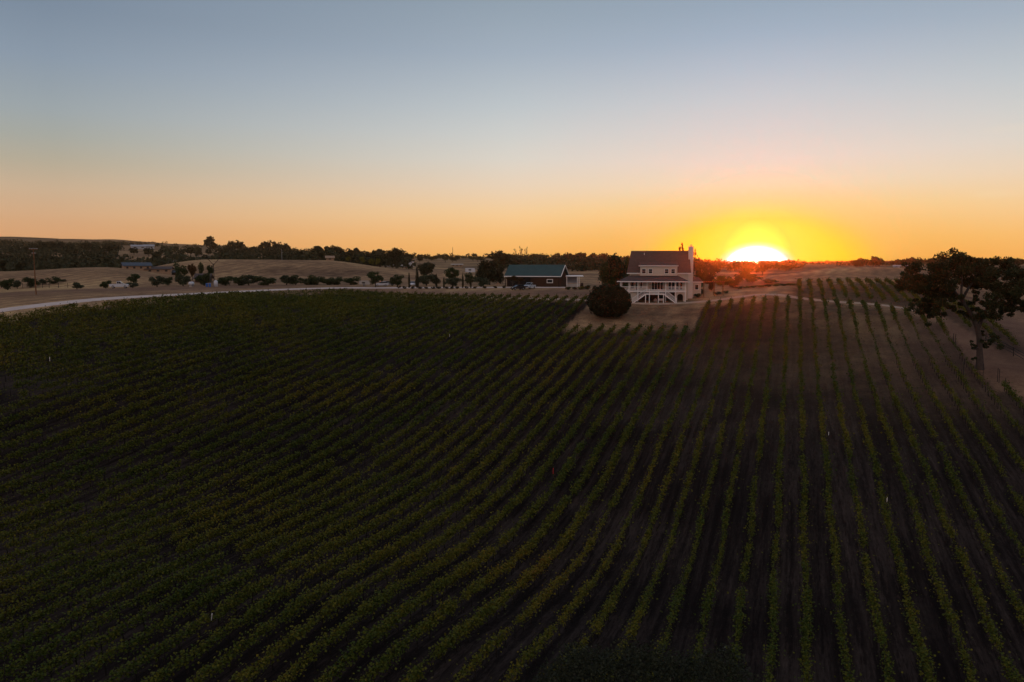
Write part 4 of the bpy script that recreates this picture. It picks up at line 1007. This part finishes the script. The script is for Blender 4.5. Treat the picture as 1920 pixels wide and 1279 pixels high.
g=GD(529,425); e=empty('thin_pole',g); MB().bar((0,0,-.4),(0,0,hpx(529,467,425)),.22,n=6,w2=.12).build('pole',M['farwhite'],e); MB().bar((0,0,4),(.9,0,4.2),.1).build('bracket',M['farwhite'],e); tag(e,'thin pale pole on top of the tan hill','pole')
g=GD(849,820); e=empty('radio_mast',g); MB().bar((0,0,0),(0,0,hpx(849,464,820)),.5,n=4,w2=.3).build('mast',M['post'],e); MB().box(-1.2,1.2,-.1,.1,8,8.2).build('antenna_bar',M['post'],e); tag(e,'thin radio mast on the skyline left of the barn','mast')
def fence(name,label,pts,h,step,rails,mat,gate=None):
    P=[Vector(p) for p in pts]; c=P[0]; e=empty(name,c); 
    k=0
    for a,b in zip(P[:-1],P[1:]):
        L=(b-a).length; n=max(1,int(L/step))
        for i in range(n+1):
            if i==n and b is not P[-1]: continue
            q=a.lerp(b,i/n); z=z1(q.x,q.y); MB().bar((q.x-c.x,q.y-c.y,z-.3-c.z),(q.x-c.x,q.y-c.y,z+h-c.z),.14,n=6).build('fence_post',M[mat],e); k+=1
        for zr in rails:
            r=MB()
            for i in range(n):
                q=a.lerp(b,i/n); s=a.lerp(b,(i+1)/n); r.bar((q.x-c.x,q.y-c.y,z1(q.x,q.y)+zr-c.z),(s.x-c.x,s.y-c.y,z1(s.x,s.y)+zr-c.z),.07)
            r.build('rail',M[mat],e)
    tag(e,label,'fence')
fence('paddock_fence','dark post fence along the foot of the left mound',[GD(-20,262),GD(40,262),GD(90,258),GD(125,256)],1.7,3.0,(.6,1.2),'post')
fence('wire_fence','thin post and wire fence on the dry slope right of the oak',[G(1848,640),G(1900,668),G(1960,700)],1.5,4.0,(.5,1.0,1.4),'post')
for i,(x,d) in enumerate([(12,246),(30,250),(55,256),(78,262),(100,266),(118,268)]):
    tp(x,[518,522,516,521,517,523][i],d+6+3*(i%2),[30,20,34,18,26,16][i],'bush','olive' if i%2 else 'green','bush','dark bush in the low hedge behind the paddock fence, '+ordw(i+1)+' from the left','bush','low hedge behind the paddock fence')
# small things near the gas tank
def tank():
    e=empty('gas_tank',onG(357.5,243,0),YV(357)+1.2); MB().tube([(-1.3,0,1.1),(-1.15,0,1.1),(-.9,0,1.1),(.9,0,1.1),(1.15,0,1.1),(1.3,0,1.1)],[.1,.45,.62,.62,.45,.1],14).build('tank',M['carwhite'],e,True)
    for X in (-.7,.7): MB().box(X-.1,X+.1,-.4,.4,-.2,.6).build('leg',M['concrete'],e)
    tag(e,'white horizontal gas tank standing between two broad bushes','gas tank')
tank()
for px,m,l in ((386.5,'blue','left of two blue wheeled bins beside the forked pole'),(392,'blue','right of two blue wheeled bins beside the forked pole')):
    e=empty('wheeled_bin',onG(px,240,0),YV(px)); MB().prism([(-.3,.05),(-.36,1.05),(.36,1.05),(.3,.05)],-.36,.36).build('body',M[m],e); MB().slab([(-.4,-.42,1.12),(.4,-.42,1.12),(.4,.4,1.2),(-.4,.4,1.2)],.07).build('lid',M[m],e)
    for s in (-1,1): MB().tube([(s*.3,.3,.12),(s*.36,.3,.12)],[.14,.14],8).build('wheel',M['rubber'],e)
    tag(e,l,'bin')
e=empty('water_tank',onG(403.5,243,0)); MB().tube([(0,0,-.1),(0,0,1.7),(0,0,2.0),(0,0,2.15)],[.62,.62,.4,.12],14).build('tank',M['carwhite'],e,True); MB().tube([(0,0,2.14),(0,0,2.24)],[.16,.16],10).build('cap',M['post'],e); tag(e,'upright white water tank right of the forked pole','water tank')
# tubes and ribbons among the vines
for i,(px,py,hh,mt,lab) in enumerate([(1662,958,.55,'white','white tube standing between two rows at lower right'),(397,1186,.5,'white','leaning white tag among the vines at lower left'),(94,689,.7,'white','thin white stake high among the left vines'),(1553,829,.4,'white','small white tube right of centre on the slope'),(843,640,.6,'white','pale stake among upper middle vines'),(1037,903,.8,'redstuff','red ribbon tied to a post in the middle rows')]):
    g=G(px,py); e=empty('vine_marker',g); MB().bar((0,0,-.2),(0,.02,.9),.04,n=5).build('stake',M['post'],e); MB().bar((0,0,.9),(.08 if i==1 else .01,.02,.9+hh),.075,n=6).build('tag',M[mt],e); tag(e,lab,'vine marker')
# pair of dark posts at the vineyard edge by the big oak
for i,(px,py) in enumerate([(1787,647),(1791,648),(1843,707),(1870,716),(1873,718),(1806,705),(1802,718)]):
    g=G(px,py); e=link('fence_stake',*((lambda mb:(mb.v,mb.f))(MB().bar((0,0,-.3),(0,0,2.1),.09,n=6))),M['post'],loc=g); tag(e,'bare dark stake at the vineyard edge below the oak, '+ordw(i+1)+' of seven','stake','bare stakes below the oak')
# ================================================================== sky, sun, air, camera
DENS=0.000085; ANISO=0.94; HX=4600.0; HZ=330.0; SUN_E=1.2; SUN_C=(1.0,.135,.012); HAZE_C=(1,.74,.50)
def world():
    w=bpy.data.worlds.new('World'); scene.world=w; w.use_nodes=True; nt=w.node_tree; nt.nodes.clear()
    out=nt.nodes.new('ShaderNodeOutputWorld'); bg=nt.nodes.new('ShaderNodeBackground'); tc=nt.nodes.new('ShaderNodeTexCoord')
    sx=nt.nodes.new('ShaderNodeSeparateXYZ'); nt.links.new(tc.outputs['Generated'],sx.inputs[0]); x,y,z=sx.outputs
    s=ray(1418,500); s=s/np.hypot(s[0],s[1]); ax,ay=float(s[0]),float(s[1])
    a=mth(nt,'ADD',mth(nt,'MULTIPLY',x,ax),mth(nt,'MULTIPLY',y,ay)); b=mth(nt,'SUBTRACT',mth(nt,'MULTIPLY',x,ay),mth(nt,'MULTIPLY',y,ax))
    az=mth(nt,'MULTIPLY',mth(nt,'ARCTAN2',b,a),180/math.pi); az_=mth(nt,'ABSOLUTE',az); el=mth(nt,'MULTIPLY',mth(nt,'ARCSINE',z),180/math.pi)
    def lin(c): return tuple(((v/255+.055)/1.055)**2.4 if v>10 else v/255/12.92 for v in c)
    def el_of(yy): return math.degrees(math.atan((HOR-yy)/math.hypot(F,0)*1.0)) 
    # elevation in degrees for picture rows (measured at mid-width)
    def E(xx,yy):
        r=ray(xx,yy); return math.degrees(math.asin(r[2]/np.linalg.norm(r)))
    def col(xx,rows,tail):
        st=[(0.0,lin(rows[-1][1]))]
        for yy,c in reversed(rows): st.append(((E(xx,yy)+5)/95,lin(c)))
        for e,c in tail: st.append(((e+5)/95,lin(c)))
        return st
    f=mth(nt,'DIVIDE',mth(nt,'ADD',el,5),95)
    TAIL=[(33,(112,130,158)),(55,(112,124,144)),(90,(128,132,145))]
    cA=ramp(nt,f,col(1440,[(0,(152,167,184)),(60,(164,177,194)),(120,(184,190,202)),(180,(204,202,206)),(240,(223,209,205)),(300,(243,215,199)),(345,(251,217,180)),(385,(255,208,135)),(425,(255,190,92)),(460,(255,176,62)),(490,(255,160,42))],TAIL))
    cB=ramp(nt,f,col(960,[(0,(145,160,174)),(100,(162,175,189)),(200,(190,197,201)),(250,(205,206,203)),(300,(220,212,200)),(350,(236,211,183)),(400,(250,206,150)),(450,(255,190,108)),(490,(255,176,85))],TAIL))
    cC=ramp(nt,f,col(60,[(0,(122,138,156)),(100,(137,152,168)),(200,(155,165,169)),(250,(165,168,160)),(300,(181,171,150)),(350,(204,176,145)),(400,(218,172,130)),(440,(228,168,117)),(490,(220,154,98))],[(30,(100,118,148)),(55,(110,122,142)),(90,(128,132,145))]))
    back=[(0,(.38,.27,.25)),(5/95,(.55,.40,.36)),(15/95,(.70,.52,.47)),(28/95,(.58,.48,.47)),(55/95,(.36,.35,.38)),(1,(.22,.23,.27))]
    cb=ramp(nt,f,back)
    c=mixc(nt,mth(nt,'MINIMUM',mth(nt,'DIVIDE',mth(nt,'MAXIMUM',mth(nt,'SUBTRACT',az_,2.0),0.0),16.0),1.0),cA,cB)
    c=mixc(nt,mth(nt,'MINIMUM',mth(nt,'DIVIDE',mth(nt,'MAXIMUM',mth(nt,'SUBTRACT',az_,18.0),0.0),31.0),1.0),c,cC)
    # unseen sky behind the camera, brightened to light the foreground
    c=mixc(nt,mth(nt,'MULTIPLY',ramp(nt,mth(nt,'DIVIDE',az_,180),[(.36,(0,0,0)),(.6,(1,1,1))]),1.0),c,cb)
    # glow round the sun, flattened along the horizon
    el5=mth(nt,'MAXIMUM',el,-2.0)
    rho=mth(nt,'SQRT',mth(nt,'ADD',mth(nt,'POWER',mth(nt,'DIVIDE',az_,1.5),2.0),mth(nt,'POWER',el5,2.0)))
    rr=mth(nt,'DIVIDE',rho,8)
    r2=mth(nt,'DIVIDE',mth(nt,'SQRT',mth(nt,'ADD',mth(nt,'POWER',mth(nt,'DIVIDE',az_,1.85),2.0),mth(nt,'POWER',mth(nt,'MULTIPLY',el5,1.05),2.0))),8)
    gy=ramp(nt,r2,[(0,(1.0,.80,.05)),(1.9/8,(1.0,.78,.03)),(3.0/8,(1.0,.75,.005)),(4.0/8,(1.0,.70,.03)),(5.0/8,(1.0,.66,.15)),(1,(1,.62,.25))])
    ga=ramp(nt,r2,[(0,(1,1,1)),(2.8/8,(1,1,1)),(3.3/8,(.9,.9,.9)),(3.8/8,(.66,.66,.66)),(4.4/8,(.38,.38,.38)),(5.1/8,(.17,.17,.17)),(6.0/8,(.06,.06,.06)),(6.8/8,(.015,.015,.015)),(1,(0,0,0))])
    c=mixc(nt,ga,c,gy)
    gw=ramp(nt,rr,[(0,(14,9,6)),(.85/8,(6,4.4,3.0)),(1.36/8,(2,1.7,1.4)),(1.56/8,(1.1,.95,.6)),(1.95/8,(1.0,.83,.12))])
    c=mixc(nt,ramp(nt,rr,[(0,(1,1,1)),(1.45/8,(1,1,1)),(1.6/8,(.75,.75,.75)),(2.0/8,(0,0,0))]),c,gw)
    # thin cirrus streaks right of the sun
    mp=nt.nodes.new('ShaderNodeCombineXYZ'); nt.links.new(mth(nt,'MULTIPLY',az,.35),mp.inputs[0]); nt.links.new(mth(nt,'MULTIPLY',el,3.2),mp.inputs[1])
    nz=noise(nt,mp.outputs[0],1.1,5,.6); m1=ramp(nt,nz,[(.60,(0,0,0)),(.74,(1,1,1))])
    def blob(a0,e0,wa,we):
        q=mth(nt,'ADD',mth(nt,'POWER',mth(nt,'DIVIDE',mth(nt,'SUBTRACT',az,a0),wa),2.0),mth(nt,'POWER',mth(nt,'DIVIDE',mth(nt,'SUBTRACT',el,e0),we),2.0)); return mth(nt,'MAXIMUM',mth(nt,'SUBTRACT',1.0,q),0.0)
    cs=blob(14.6,4.6,1.7,.33); c2=blob(15.5,8.6,2.4,.3); c3=blob(3.0,6.2,3.2,.25)
    k=mth(nt,'MULTIPLY',mth(nt,'ADD',mth(nt,'MULTIPLY',cs,.9),mth(nt,'MULTIPLY',mth(nt,'ADD',c2,c3),.45)),mth(nt,'ADD',.25,m1))
    c=mixc(nt,mth(nt,'MINIMUM',mth(nt,'MULTIPLY',k,.6),.6),c,(1.0,.78,.5))
    # what the evening air adds and takes away along each line of sight, so that sky + air give the observed sky
    sv=Vector(ray(1418,484)).normalized(); ct=mth(nt,'ADD',mth(nt,'ADD',mth(nt,'MULTIPLY',x,sv.x),mth(nt,'MULTIPLY',y,sv.y)),mth(nt,'MULTIPLY',z,sv.z))
    g_=ANISO; ph=mth(nt,'DIVIDE',(1-g_*g_)/(4*math.pi),mth(nt,'POWER',mth(nt,'MAXIMUM',mth(nt,'SUBTRACT',1+g_*g_,mth(nt,'MULTIPLY',ct,2*g_)),1e-5),1.5))
    Lp=mth(nt,'MINIMUM',HX*1.05,mth(nt,'DIVIDE',HZ-CAMZ,mth(nt,'MAXIMUM',z,0.01)))
    tau=mth(nt,'MULTIPLY',Lp,DENS); T_=mth(nt,'POWER',math.e,mth(nt,'MULTIPLY',tau,-1.0))
    sc=mth(nt,'MULTIPLY',mth(nt,'MULTIPLY',ph,tau),SUN_E*math.exp(-DENS*HX)); cc=nt.nodes.new('ShaderNodeSeparateColor'); nt.links.new(c,cc.inputs[0]); cm=nt.nodes.new('ShaderNodeCombineColor')
    for i in range(3):
        v=mth(nt,'DIVIDE',mth(nt,'SUBTRACT',cc.outputs[i],mth(nt,'MULTIPLY',sc,SUN_C[i]*HAZE_C[i])),mth(nt,'ADD',T_,mth(nt,'MULTIPLY',mth(nt,'SUBTRACT',1.0,T_),HAZE_C[i]*.7))); nt.links.new(mth(nt,'MAXIMUM',v,0.0),cm.inputs[i])
    c=cm.outputs[0]
    nt.links.new(c,bg.inputs[0]); bg.inputs[1].default_value=1.0; nt.links.new(bg.outputs[0],out.inputs[0])
world()
def sun():
    l=bpy.data.lights.new('sun','SUN'); l.energy=SUN_E; l.color=SUN_C; l.angle=math.radians(.5); o=bpy.data.objects.new('sun',l); COL.objects.link(o)
    v=Vector(ray(1418,484)).normalized(); o.rotation_euler=(v).to_track_quat('Z','Y').to_euler()
sun()
def haze(dens,col,aniso):
    o=MB().box(-HX,HX,-HX,HX,-25,HZ); me=bpy.data.meshes.new('haze'); me.from_pydata(o.v,[],o.f); me.update(); ob=bpy.data.objects.new('haze',me); COL.objects.link(ob)
    m=bpy.data.materials.new('hazy_air'); m.use_nodes=True; nt=m.node_tree; nt.nodes.clear(); out=nt.nodes.new('ShaderNodeOutputMaterial'); v=nt.nodes.new('ShaderNodeVolumePrincipled')
    v.inputs['Color'].default_value=(*col,1); v.inputs['Density'].default_value=dens; v.inputs['Anisotropy'].default_value=aniso; nt.links.new(v.outputs[0],out.inputs[1]); me.materials.append(m)
    tag(ob,'thin warm evening haze hanging over the land','haze',kind='stuff')
haze(DENS,HAZE_C,ANISO)
cam=bpy.data.cameras.new('camera'); co=bpy.data.objects.new('camera',cam); COL.objects.link(co); scene.camera=co
cam.sensor_width=36; cam.lens=F/1920*36; cam.clip_start=0.5; cam.clip_end=60000
co.location=(0,0,CAMZ); Rm=Matrix((RT,UP,-FW)).transposed(); co.rotation_euler=Rm.to_euler()
vs=scene.view_settings; vs.view_transform='Standard'; vs.look='None'; vs.exposure=0; vs.gamma=1; vs.use_curve_mapping=False
scene.cycles.max_bounces=6; scene.cycles.diffuse_bounces=1; scene.cycles.transparent_max_bounces=4; scene.cycles.volume_bounces=0
scene.cycles.use_denoising=True
print('objects',len(bpy.data.objects),'polys',sum(len(m.polygons) for m in bpy.data.meshes))
